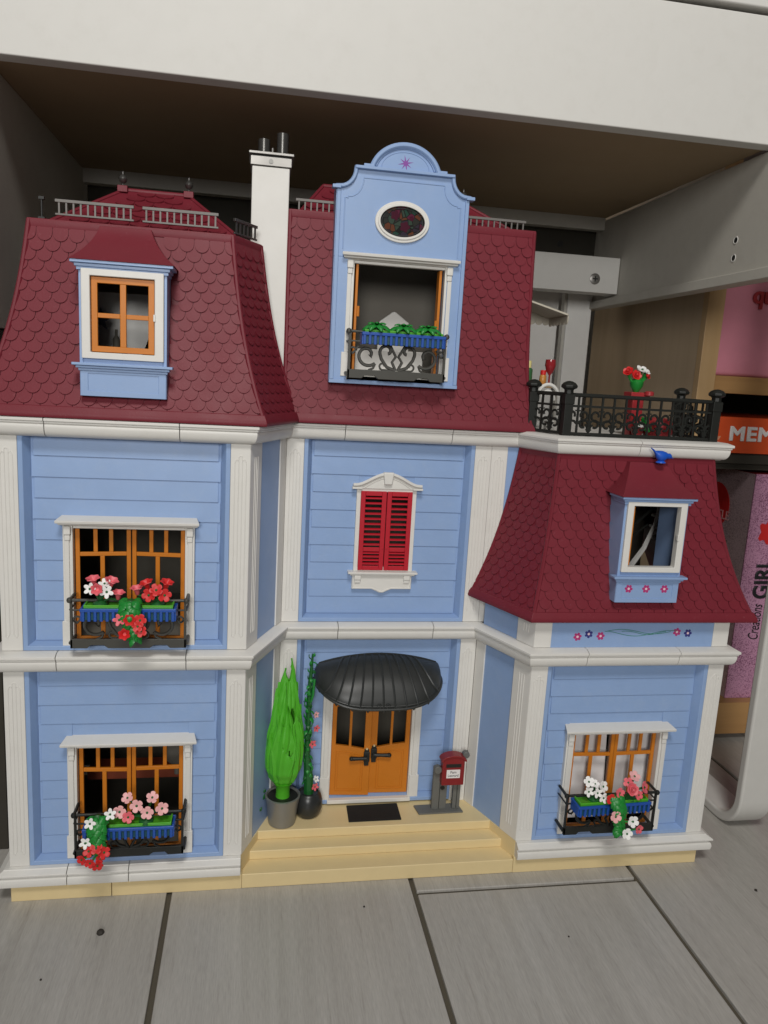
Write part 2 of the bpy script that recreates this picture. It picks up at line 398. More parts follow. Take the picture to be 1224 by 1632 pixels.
# white foot moulding of the two wings (wider at the foot)
def fprof(z0, z1):
    h = z1 - z0
    return [(-0.4, z0), (0.75, z0), (0.98, z0 + 0.12), (1.06, z0 + 0.6), (0.98, z0 + 0.95), (0.74, z0 + 1.08), (0.72, z0 + 1.3), (1.12, z0 + 1.38), (1.12, z0 + 1.56), (0.55, z1 - 0.12), (0.5, z1 - 0.03), (-0.4, z1)]
cornice('foot_moulding', [(0, 22), (0, 0), (24.05, 0)], fprof(2.0, Z1), {1: [5.9, 12.2]}, house)
cornice('foot_moulding', [(56.07, 0), (80, 0), (80, 22)], fprof(2.0, Z1), {}, house)
# cream plinth
pl = MB()
pl.prism([(0.1, 0.0), (10.3, 0.0), (10.3, 2.05), (0.1, 2.05)], -0.3, 22); part('plinth', pl, CREAM, house, bevel=0.06)
pl = MB().box(10.36, 24.2, -0.3, 22, 0.0, 2.05); part('plinth', pl, CREAM, house, bevel=0.06)
pl = MB().box(55.9, 79.6, -0.3, 22, 0.0, 2.05); part('plinth', pl, CREAM, house, bevel=0.06)

Ma, La = frame(PLAN[2], PLAN[3])
Mb2, Lb = frame(PLAN[4], PLAN[5])
# steps: one tray of two recessed treads and the porch
def steps():
    mb = MB()
    z = [1.75, 2.85, Z1]; yf = [0.05, 2.2, 4.3]
    xl = [24.2, 24.9, 25.5]; xr = [56.0, 55.15, 54.6]
    mb.box(24.21, 55.89, -0.3, 22, 0.0, z[0])
    mb.prism([(xl[1], z[0]), (xr[1], z[0]), (xr[1], z[1]), (xl[1], z[1])], yf[1], 22)
    # porch slab follows the slanting side walls
    a = [(xl[2], yf[2]), (xr[2], yf[2]), (52.3, D + 1.1), (27.9, D + 1.1)]
    vs = [(x, y, z[1] + 0.001) for x, y in a] + [(x, y, z[2]) for x, y in a]
    mb.add(vs, [(0, 1, 5, 4), (1, 2, 6, 5), (2, 3, 7, 6), (3, 0, 4, 7), (4, 5, 6, 7), (3, 2, 1, 0)])
    s = part('entrance_steps', mb, CREAM, house, bevel=0.1)
    # cream sides of the tray below the slanting walls
    part('step_side', MB(Ma).box(0.05, La + 0.3, 0.02, 0.9, 0.02, Z1 - 0.01), CREAM, s)
    part('step_side', MB(Mb2).box(-0.3, Lb - 0.05, 0.02, 0.9, 0.02, Z1 - 0.01), CREAM, s)
steps()

# ---- pilasters, each a piece of its own
def pilaster(M, x0, x1, z0, z1, flutes=3, y=-0.02):
    mb = MB(M); wd = x1 - x0
    mb.box(x0, x1, y, 0.9, z0, z1)
    c = (x0 + x1) / 2; g = min(0.40, wd * 0.19); a, b = z0 + 1.5, z1 - 1.4
    o = part('pilaster', mb, WHITE, house, bevel=0.05)
    fl = MB(M)
    # raised beads that border the flutes: outer loop and the middle rib
    def bead(pts): fl.tube([(p[0], y - 0.0, p[1]) for p in pts], 0.055, 6)
    if flutes >= 3:
        n = 6
        bead([(c - 1.5 * g, a + 0.0), (c - 1.5 * g, b - 0.5)])
        bead([(c + 1.5 * g, a + 0.0), (c + 1.5 * g, b - 0.5)])
        bead([(c - 0.5 * g, a + 0.3), (c - 0.5 * g, b)] + [(c - 0.5 * g * math.cos(t * PI / n), b + 0.5 * g * math.sin(t * PI / n)) for t in range(1, n)] + [(c + 0.5 * g, b), (c + 0.5 * g, a + 0.3)])
        for s_ in (-1, 1):
            bead([(c + s_ * 0.5 * g, b - 0.3), (c + s_ * 1.0 * g, b - 0.15), (c + s_ * 1.5 * g, b - 0.5)])
            bead([(c + s_ * 0.5 * g, a + 0.3), (c + s_ * 1.0 * g, a - 0.12), (c + s_ * 1.5 * g, a)])
    else:
        for k in range(3): bead([(c + (k - 1) * g, a), (c + (k - 1) * g, b)])
    part('fluting', fl, WHITE, o)
    return o

# ---- a panel: frame with a splayed reveal, planks as single pieces, hole for the window
def bands(M, x0, x1, z0, z1, hole, rows=10, matp=BLUE):
    fr = MB(M); fw = 0.45; d = 1.05; sp = 0.5; bz = 0.45; tz = -0.25
    o = [(x0, z0), (x1, z0), (x1, z1 + 0.5), (x0, z1 + 0.5)]
    a = [(x0 + fw, z0 + bz), (x1 - fw, z0 + bz), (x1 - fw, z1 - tz), (x0 + fw, z1 - tz)]
    b = [(x0 + fw + sp, z0 + bz + 0.35), (x1 - fw - sp, z0 + bz + 0.35), (x1 - fw - sp, z1 - tz - 0.1), (x0 + fw + sp, z1 - tz - 0.1)]
    vs = [(p[0], 0, p[1]) for p in o] + [(p[0], 0, p[1]) for p in a] + [(p[0], d, p[1]) for p in b] + [(p[0], d + 0.4, p[1]) for p in b] + [(p[0], d + 0.4, p[1]) for p in o]
    fs = []
    for i in range(4):
        j = (i + 1) % 4
        for k in range(4): fs.append((4 * k + i, 4 * k + j, 4 * k + 4 + j, 4 * k + 4 + i))
        fs.append((16 + i, 16 + j, j, i))
    fr.add(vs, fs)
    wall = part('wall', fr, matp, house, bevel=0.05, angle=20)
    # the sheet behind the planks, open where the window stands
    hx0, hx1, hz0, hz1 = hole
    bx0, bx1, bz0, bz1 = b[0][0], b[1][0], b[0][1], b[2][1]
    sh = MB(M); y0, y1 = d + 0.02, d + 0.38
    sh.box(bx0 - 0.3, hx0, y0, y1, bz0 - 0.3, bz1 + 0.3); sh.box(hx1, bx1 + 0.3, y0, y1, bz0 - 0.3, bz1 + 0.3)
    sh.box(hx0, hx1, y0, y1, hz1, bz1 + 0.3); sh.box(hx0, hx1, y0, y1, bz0 - 0.3, hz0)
    part('wall_sheet', sh, matp, wall)
    hgt = (bz1 - bz0) / rows
    for r in range(rows):
        a0 = bz0 + r * hgt; a1 = a0 + hgt - 0.03
        px0, px1 = bx0 + 0.03, bx1 - 0.03
        ins = 0.22 if r % 2 else 0.0
        px0 += ins; px1 -= ins
        segs = [(px0, px1)]
        if a0 < hz1 and a1 > hz0:
            if a1 > hz1 + 0.6 or a0 < hz0 - 0.6: pass
            segs = [(px0, hx0), (hx1, px1)]
        for (s0, s1) in segs:
            mb = MB(M)
            # clapboard: lower edge proud, upper edge tucked back
            dlt = 0.17
            vs = [(s0, d - dlt, a0), (s1, d - dlt, a0), (s1, d - 0.035, a1), (s0, d - 0.035, a1), (s0, d + 0.01, a0), (s1, d + 0.01, a0), (s1, d + 0.01, a1), (s0, d + 0.01, a1)]
            mb.add(vs, [(0, 1, 2, 3), (5, 4, 7, 6), (4, 5, 1, 0), (3, 2, 6, 7), (4, 0, 3, 7), (1, 5, 6, 2)])
            part('plank', mb, matp, wall, bevel=0.03, segs=1)
    return wall

Ml, Ll = frame(PLAN[1], PLAN[2])
Ma, La = frame(PLAN[2], PLAN[3])
Mc, Lc = frame(PLAN[3], PLAN[4])
Mb2, Lb = frame(PLAN[4], PLAN[5])
Mr, Lr = frame(PLAN[5], PLAN[6])
W = 2.0
HW = (2.72 + 3.5, 15.45 + 2.6)          # window hole in a wing, local x
wl = bands(Ml, W, Ll - W, Z1, Z2, (6.3, 18.2, Z1 + 0.9, 17.6))
wu = bands(Ml, W, Ll - W, Z3, Z4, (6.3, 18.2, Z3 + 0.6, 41.1))
wcl = bands(Mc, W, Lc - W, Z1 + 0.2, Z2, (6.3, 17.7, Z1 + 0.9, 18.6))
wcu = bands(Mc, W, Lc - W, Z3, Z4, (8.6, 15.2, 34.1, 44.2))
wr = bands(Mr, W, Lr - W, Z1, Z2, (61.75 - 56.02, 73.55 - 56.02, Z1 + 0.9, 17.6))
for (z0, z1) in ((Z1, Z2), (Z3, Z4)):
    pilaster(Ml, 0.0, W - 0.01, z0, z1); pilaster(Ml, Ll - W + 0.01, Ll, z0, z1)
    pilaster(Mc, 0.0, W - 0.01, z0 + (0.2 if z0 < 10 else 0), z1); pilaster(Mc, Lc - W + 0.01, Lc, z0, z1)
for x0 in (0.0, Lr - W + 0.01):
    pilaster(Mr, x0, x0 + W - 0.01, Z1, Z2)
# slanting side walls between centre and wings
for (M, L, flip, stor) in ((Ma, La, False, ((Z1, Z2), (Z3, Z4))), (Mb2, Lb, True, ((Z1, Z2),))):
    for (z0, z1) in stor:
        if flip: fa, fb, n0, n1 = (L - 2.9, L - 0.02), (0.02, 1.7), 1.7, L - 2.9
        else: fa, fb, n0, n1 = (0.02, 2.9), (L - 1.7, L - 0.02), 2.9, L - 1.7
        pilaster(M, fa[0], fa[1], z0, z1, 2, 0.0)
        part('pilaster', MB(M).box(fb[0], fb[1], 0.0, 0.9, z0, z1), WHITE, house, bevel=0.05)
        part('wall', MB(M).box(n0, n1, 0.16, 0.9, z0, z1), BLUE, house, label='plain blue slanting wall')
# frieze under the right roof with the printed flowers
ZF = 31.5
fr = part('frieze', MB(Mr).box(W, Lr - W, 0.1, 0.9, Z3 - 0.02, ZF + 0.4), BLUE, house, label='blue band under the right roof printed with small flowers and green strands')
part('pilaster', MB(Mr).box(0, W - 0.01, 0.0, 0.9, Z3, ZF + 0.4), WHITE, house, bevel=0.05)
part('pilaster', MB(Mr).box(Lr - W + 0.01, Lr, 0.0, 0.9, Z3, ZF + 0.4), WHITE, house, bevel=0.05)
pilaster(Mb2, Lb - 2.9, Lb - 0.02, Z3, ZF + 0.4, 2, 0.0)
part('wall', MB(Mb2).box(0.9, Lb - 2.9, 0.16, 0.9, Z3, ZF + 1.0), BLUE, house)
# upper centre wall carries on behind the right roof
Mx, Lx = frame((52.15, D), (57.2, D))
pilaster(Mx, 0.02, 2.0, Z3, Z4)
part('wall', MB(Mx).box(2.02, Lx, 0.05, 0.9, Z3, Z4), BLUE, house)
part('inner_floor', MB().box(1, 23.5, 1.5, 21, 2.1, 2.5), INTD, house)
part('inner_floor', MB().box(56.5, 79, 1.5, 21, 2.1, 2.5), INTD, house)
# side walls, backs and storey floors
part('side_wall', MB().box(0.0, 0.9, 0.92, 22, Z1, Z4), WHITE, house)
part('side_wall', MB().box(79.1, 80.0, 0.92, 22, Z1, ZF), WHITE, house)
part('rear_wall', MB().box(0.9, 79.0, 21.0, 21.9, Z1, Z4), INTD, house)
for z in (Z3 - 1.0, Z5 - 1.2):
    mb = MB(); Pn = [(0.95, 21), (0.95, 1.5), (23.4, 1.5), (27.4, D + 1.6), (52.8 if z < 40 else 56.2, D + 1.6), (56.6 if z < 40 else 58.8, 1.5 if z < 40 else 4.4), (77.2, 1.5 if z < 40 else 4.4), (77.2, 21)]
    n = len(Pn); mb.add([(x, y, z) for x, y in Pn] + [(x, y, z + 0.8) for x, y in Pn], [tuple(range(n))[::-1], tuple(range(n, 2 * n))] + [(i, (i + 1) % n, (i + 1) % n + n, i + n) for i in range(n)])
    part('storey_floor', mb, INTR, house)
part('terrace_floor', MB().box(58.2, 77.2, 4.2, 23.5, Z5 - 0.38, Z5 - 0.06), WHITE, house)

# ------------------------------------------------------------------ prints
def print_flower(x, y, z, r, mat, parent, ang=0):
    pts = [(x + r * (0.60 + 0.40 * abs(math.cos(3 * (t * 2 * PI / 48))) ** 0.6) * math.cos(t * 2 * PI / 48 + ang), z + r * (0.60 + 0.40 * abs(math.cos(3 * (t * 2 * PI / 48))) ** 0.6) * math.sin(t * 2 * PI / 48 + ang)) for t in range(48)]
    part('printed_flower', MB().prism(pts, y - 0.012, y + 0.02), mat, parent)
    part('printed_flower_centre', MB().prism([(x + r * 0.3 * math.cos(t * PI / 6), z + r * 0.3 * math.sin(t * PI / 6)) for t in range(12)], y - 0.02, y), PALEP, parent)
for (x, z, m, a) in ((61.17, 29.3, MAG, .2), (62.5, 29.62, NAVY, .5), (63.96, 29.38, MAG, .1), (73.4, 29.85, MAG, .4), (74.8, 29.7, NAVY, 0)):
    print_flower(x, 0.1, z, 0.5, m, fr, a)
stn = MB()
for (z0, amp, ph, xa, xb) in ((29.9, 0.28, 0.0, 64.4, 72.6), (29.7, 0.33, 0.35, 64.8, 73.4), (29.75, 0.22, 0.15, 66.5, 72.0)):
    stn.tube([(xa + (xb - xa) * k / 40, 0.095, z0 + amp * math.sin(2 * PI * (k / 40 + ph) * 1.0)) for k in range(41)], 0.035, 5)
part('printed_strand', stn, TEALP, fr)

# ------------------------------------------------------------------ mansard roofs
def fl(t): return 0.50 * t + 0.50 * t ** 2.6
SHING = []      # (projected size, mesh builder, roof)
def mansard(name, B, T, zb, zt, faces, skip, hole, box=None, f=fl, label=None, rowh=0.95, wd=1.45):
    """B, T: plan points at the eave and at the top; faces: indices that carry shingles"""
    n = len(B); NT = 44; NX = 96; mb = MB()
    for i in range(n - 1):
        vs = []; fs = []; nx = NX if i == 1 or len(faces) == 1 else 2
        for j in range(NT + 1):
            t = j / NT; z = zt + (zb - zt) * t
            for k in range(nx + 1):
                u = k / nx; tx_ = T[i][0] + (T[i + 1][0] - T[i][0]) * u; ty_ = T[i][1] + (T[i + 1][1] - T[i][1]) * u
                bx_ = B[i][0] + (B[i + 1][0] - B[i][0]) * u; by_ = B[i][1] + (B[i + 1][1] - B[i][1]) * u
                vs.append(Vector((tx_ + (bx_ - tx_) * f(t), ty_ + (by_ - ty_) * f(t), z)))
        for j in range(NT):
            for k in range(nx):
                q = (j * (nx + 1) + k, (j + 1) * (nx + 1) + k, (j + 1) * (nx + 1) + k + 1, j * (nx + 1) + k + 1)
                c = (vs[q[0]] + vs[q[2]]) / 2
                if i == 1 and hole[0] < c.x < hole[1] and hole[2] < c.z < hole[3]: continue
                fs.append(q)
        mb.add(vs, fs)
    roof = part(name, mb, ROOF, house, angle=25, label=label)
    so = roof.modifiers.new('thickness', 'SOLIDIFY'); so.thickness = 0.4; so.offset = -1
    def pt(i, t):
        k = f(max(0.0, t)); return Vector((T[i][0] + (B[i][0] - T[i][0]) * k, T[i][1] + (B[i][1] - T[i][1]) * k, zt + (zb - zt) * t))
    # hip beads, top and eave mouldings
    hb = MB()
    for i in range(n):
        part('hip_bead', MB().tube([pt(i, j / 16) for j in range(17)], 0.26, 8), ROOF, roof)
    eb = MB()
    P = mitres([(b[0], b[1]) for b in B]); sweep(eb, P, [(-0.3, zb - 0.35), (0.35, zb - 0.35), (0.42, zb - 0.1), (0.3, zb + 0.25), (0.02, zb + 0.75), (-0.3, zb + 0.75)])
    part('eave_moulding', eb, ROOF, roof, bevel=0.06)
    tb = MB(); P = mitres([(b[0], b[1]) for b in T]); sweep(tb, P, [(-0.5, zt - 0.7), (0.12, zt - 0.7), (0.22, zt - 0.1), (0.16, zt + 0.12), (-0.5, zt + 0.12)])
    part('top_moulding', tb, ROOF, roof, bevel=0.06)
    for i in faces:
        e = Vector((B[i + 1][0] - B[i][0], B[i + 1][1] - B[i][1])).normalized()
        o = Vector((B[i][0], B[i][1]))
        sc = lambda p: (Vector((p.x, p.y)) - o).dot(e)
        def Q(s, h, off):
            t = min(1, max(0, h / (zt - zb))); a = pt(i, t); b = pt(i + 1, t); sa, sb = sc(a), sc(b)
            s = min(sb - 0.12, max(sa + 0.12, s)); p = a.lerp(b, (s - sa) / (sb - sa))
            t2 = min(1, t + 0.02); a2 = pt(i, t2 - 0.04); dn = pt(i, t2) - a2
            nr = dn.cross(b - a); nr.normalize()
            if nr.z < -0.2 or nr.dot(CAM - p) < 0 and False: nr = -nr
            return p + nr * off
        H = zt - zb; rows = int((H - 1.3) / rowh)
        for r in range(rows + 1):
            h0 = 0.35 + r * rowh
            t = (h0 + 0.8) / H; sa, sb = sc(pt(i, min(1, t))), sc(pt(i + 1, min(1, t)))
            k0 = int(sa / wd) - 2
            for k in range(k0, int(sb / wd) + 3):
                c = (k + (0.5 if r % 2 else 0)) * wd
                if c < sa - 0.25 or c > sb + 0.25: continue
                ctr = Q(c, h0 + 0.8, 0)
                if skip(ctr): continue
                hw = wd * 0.47; hh = rowh * 1.62 - 0.72
                jit = random.uniform(-0.02, 0.02)
                out = [(c - hw, h0), (c - hw, h0 + hh)]
                for q in range(1, 10):
                    a = PI * q / 10; out.append((c - hw * math.cos(a), h0 + hh + (rowh * 1.62 - hh) * math.sin(a)))
                out += [(c + hw, h0 + hh), (c + hw, h0)]
                if h0 + rowh * 1.62 > H - 0.5: out = [(s_, min(h_, H - 0.5)) for s_, h_ in out]
                top = [Q(s_, h_, 0.04 + (0.18 + jit) * min(1, (h_ - h0) / (rowh * 1.62))) for s_, h_ in out]
                low = [Q(s_, h_, -0.02) for s_, h_ in out]
                m = len(out)
                if i == 1 and box:
                    for P_ in (top, low):
                        for p_ in P_:
                            if box[0] < p_.x < box[1] and box[2] < p_.z < box[3]: p_.x = box[0] if ctr.x < (box[0] + box[1]) / 2 else box[1]
                sm = MB(); sm.add([tuple(p) for p in top + low], [tuple(range(m))] + [(a_, m + a_, m + (a_ + 1) % m, (a_ + 1) % m) for a_ in range(m - 1)])
                # faces may wind either way; make them face out
                nn = (top[3] - top[0]).cross(top[-3] - top[0])
                ref = Q(c, h0 + 0.5, 1) - Q(c, h0 + 0.5, 0)
                if nn.dot(ref) < 0: sm.f = [tuple(reversed(f_)) for f_ in sm.f]
                size = (1.0 / (ctr - CAM).length) * max(0.0, ref.normalized().dot((CAM - ctr).normalized())) * abs((out[-1][0] - out[0][0]))
                SHING.append((size, sm, roof))
    return roof, pt

# left wing
Bl = [(-1.4, 22), (-1.4, -0.9), (25.35, -0.9), (29.3, 8.6)]
Tl = [(3.0, 20), (3.0, 2.4), (21.8, 2.4), (24.55, 7.2)]
def skL(p): return p.y < 3 and 7.9 < p.x < 16.2 and 54.2 < p.z < 67.3 or (p.y < 3 and 8.9 < p.x < 15.0 and p.z >= 67.3)
roofL, ptL = mansard('roof', Bl, Tl, 52.0, 69.95, [0, 1, 2], skL, (8.25, 15.88, 55.6, 66.4), (8.1, 16.0, 54.0, 66.6), label='dark red left roof with fish scale shingles')
# centre
Bc = [(27.6, 20), (27.6, 7.7), (56.3, 7.7), (56.3, 20)]
Tc = [(27.6, 20), (27.6, 9.2), (55.1, 9.2), (55.1, 20)]
def skC(p): return 32.9 < p.x < 46.4 and 56.6 < p.z
roofC, ptC = mansard('roof', Bc, Tc, 52.0, 74.2, [1], skC, (33.9, 45.1, 56.9, 70.0), f=lambda t: 0.30 * t + 0.70 * t ** 5, label='dark red tall centre roof with fish scale shingles')
# right
Br = [(50.9, 9.2), (55.2, -0.9), (82.2, -0.9), (82.2, 22)]
Tr = [(55.7, 8.8), (57.9, 2.6), (76.8, 2.8), (76.8, 22)]
def skR(p): return p.y < 4 and 64.6 < p.x < 71.8 and 34.3 < p.z < 47 or (p.y < 4 and 65.8 < p.x < 71.0 and p.z >= 47)
roofR, ptR = mansard('roof', Br, Tr, 31.75, 49.85, [0, 1, 2], skR, (64.52, 71.78, 35.6, 46.0), (64.35, 71.9, 34.0, 46.2), label='dark red right roof with fish scale shingles')
SHING = [s for s in SHING if s[0] > 0]
SHING.sort(key=lambda s: -s[0])
for sz, sm, rf in SHING[:297]: part('shingle', sm, ROOF, rf, angle=50)
rest = MB()
for sz, sm, rf in SHING[297:]: rest.add([tuple(p) for p in sm.v], sm.f)
part('shingle_field', rest, ROOF, house, angle=50, kind='stuff')

# interior of the roofs
part('attic_wall', MB().box(4.0, 24.0, 12.6, 13.0, 52, 69), plastic('attic_grey', (0.42, 0.39, 0.33), 0.7), house)
part('attic_wall', MB().box(28.2, 55.0, 17.5, 18.0, 52, 74), INTR, house)
part('attic_ceiling', MB().box(27.9, 55.0, 9.8, 18.0, 73.3, 74.0), INTR, house)
part('attic_ceiling', MB().box(3.4, 22.0, 3.0, 18.0, 69.2, 69.8), INTR, house)
part('rear_wall', MB().box(57.5, 77.5, 17.5, 18.0, 31.8, 49.6), INTD, house)

# upper hipped caps with larger shingles
def cap(x0, x1, y0, y1, z0, xa, xb, ya, z1):
    mb = MB(); b = [(x0, y0, z0), (x1, y0, z0), (x1, y1, z0), (x0, y1, z0), (xa, ya, z1), (xb, ya, z1)]
    mb.add(b, [(0, 1, 5, 4), (1, 2, 5), (2, 3, 4, 5), (3, 0, 4), (3, 2, 1, 0)])
    c = part('roof_cap', mb, ROOF, house, angle=20)
    t = MB(); t.tube([b[4], b[5]], 0.24, 8)
    for i, j in ((0, 4), (1, 5), (2, 5)): t.tube([b[i], b[j]], 0.2, 8)
    part('ridge_bead', t, ROOF, c)
    A, B_, C_, E_ = [Vector(b[k]) for k in (0, 1, 5, 4)]
    nr = (B_ - A).cross(E_ - A).normalized(); sl = (E_ - A)
    L = ((Vector((A.x, ya, z1))) - A).length
    for r in range(int(L / 1.05)):
        u0 = r / (L / 1.05)
        for k in range(int((x1 - x0) / 1.9) + 1):
            xc = x0 + 0.8 + (k + (0.5 if r % 2 else 0)) * 1.9
            lx = x0 + (xa - x0) * (u0 + 0.1); rx = x1 + (xb - x1) * (u0 + 0.1)
            if xc - 0.9 < lx or xc + 0.9 > rx: continue
            yv = lambda u: y0 + (ya - y0) * u
            zv = lambda u: z0 + (z1 - z0) * u
            up, dn = u0 + 1.2 / L, max(0.02, u0 + 0.0)
            pts = [(xc - 0.9, up), (xc - 0.9, dn + 0.4 / L), (xc - 0.5, dn + 0.1 / L), (xc, dn), (xc + 0.5, dn + 0.1 / L), (xc + 0.9, dn + 0.4 / L), (xc + 0.9, up)]
            m = len(pts)
            top = [Vector((p[0], yv(p[1]), zv(p[1]))) + nr * (0.18 if p[1] < up else 0.03) for p in pts]
            low = [Vector((p[0], yv(p[1]), zv(p[1]))) for p in pts]
            part('cap_shingle', MB().add(top + low, [tuple(range(m))] + [(a_, m + a_, m + (a_ + 1) % m, (a_ + 1) % m) for a_ in range(m - 1)]), ROOF, c)
    return c
cap(4.2, 22.3, 4.6, 17.0, 70.2, 10.3, 16.8, 10.5, 74.9)
cap(28.5, 53.9, 11.6, 20, 74.3, 31.5, 47.0, 15.6, 78.4)
part('roof_deck', MB().add([(x, y, z) for z in (69.7, 70.05) for (x, y) in ((3.1, 2.5), (21.7, 2.5), (24.4, 7.3), (24.4, 19), (3.1, 19))], [(4, 3, 2, 1, 0), (5, 6, 7, 8, 9)] + [(i, (i + 1) % 5, (i + 1) % 5 + 5, i + 5) for i in range(5)]), ROOF, house)
part('roof_deck', MB().box(27.8, 54.9, 9.5, 19, 74.0, 74.3), ROOF, house)

# small grey railings on the roofs
def roof_rail(p, q, z0, z1, n, mat=RAILM):
    M, L = frame(p, q); o = MB(M)
    o.box(0, L, -0.14, 0.14, z1 - 0.28, z1); o.box(0, L, -0.1, 0.1, z0, z0 + 0.18)
    r = part('roof_railing', o, mat, house, bevel=0.03)
    for k in range(n):
        x = L * (k + 0.55) / n
        part('baluster', MB(M).box(x - 0.08, x + 0.08, -0.07, 0.07, z0 + 0.18, z1 - 0.28), mat, r)
roof_rail((5.2, 3.0), (12.4, 3.0), 70.6, 72.05, 11)
roof_rail((13.2, 3.0), (20.4, 3.0), 70.6, 72.05, 11)
roof_rail((21.9, 3.8), (24.1, 7.2), 70.4, 71.9, 6, CHROME_D)
roof_rail((28.2, 10.6), (32.8, 10.6), 74.35, 75.75, 7)
roof_rail((46.9, 10.6), (54.5, 10.6), 74.35, 75.6, 11)
part('rail_post', MB().tube([(4.0, 3.0, 70.1), (4.0, 3.0, 72.0)], 0.1, 8).box(3.75, 4.25, 2.8, 3.2, 71.9, 72.15).box(3.7, 4.3, 2.7, 3.3, 70.05, 70.3), BLACK, house)
def finial(x, y, z, s=1.0):
    mb = MB().box(x - 0.6 * s, x + 0.6 * s, y - 0.6 * s, y + 0.6 * s, z - 0.3, z + 0.35); a = part('finial_block', mb, ROOF, house, bevel=0.05)
    g = MB(); g.lathe([(0.3, 0.35), (0.12, 0.45), (0.1, 0.6), (0.34, 0.75), (0.46, 1.05), (0.34, 1.35), (0.1, 1.5), (0.06, 1.8), (0.02, 1.85)], (x, y, z), 14)
    part('finial_globe', g, CHROME_D, a)
finial(10.2, 10.3, 74.9, 0.85); finial(16.9, 10.3, 74.9, 0.85); finial(47.4, 12.5, 77.0, 0.8)

# chimney
ch = part('chimney', MB().box(23.45, 27.4, 9.0, 12.6, 52, 78.3), WHITE, house, bevel=0.1)
part('chimney_band', MB().box(23.28, 27.58, 8.85, 12.75, 78.35, 79.25), CHROME, ch, bevel=0.05)
part('chimney_cap', MB().box(23.1, 27.8, 8.65, 12.95, 79.42, 79.68), CHROME, ch, bevel=0.05)
part('chimney_neck', MB().box(23.5, 27.35, 9.1, 12.5, 79.2, 79.45), BLACK, ch)
part('chimney_stud', MB().lathe([(0.02, 0), (0.24, 0), (0.24, 0.08), (0.02, 0.08)], (0, 0, 0), 14, Matrix.Translation((25.4, 8.86, 78.8)) @ Matrix.Rotation(PI / 2, 4, 'X')), CHROME_D, ch)
for (x, h, y) in ((24.65, 1.6, 10.2), (26.6, 2.35, 10.2)):
    part('flue', MB().lathe([(0.62, 79.6), (0.62, 79.6 + h), (0.45, 79.6 + h), (0.45, 79.6 + h - 0.5)], (x, y, 0), 20), CHROME_D, ch)
part('flue_pin', MB().lathe([(0.12, 79.6), (0.12, 80.3)], (25.55, 9.6, 0), 10), CHROME, ch)

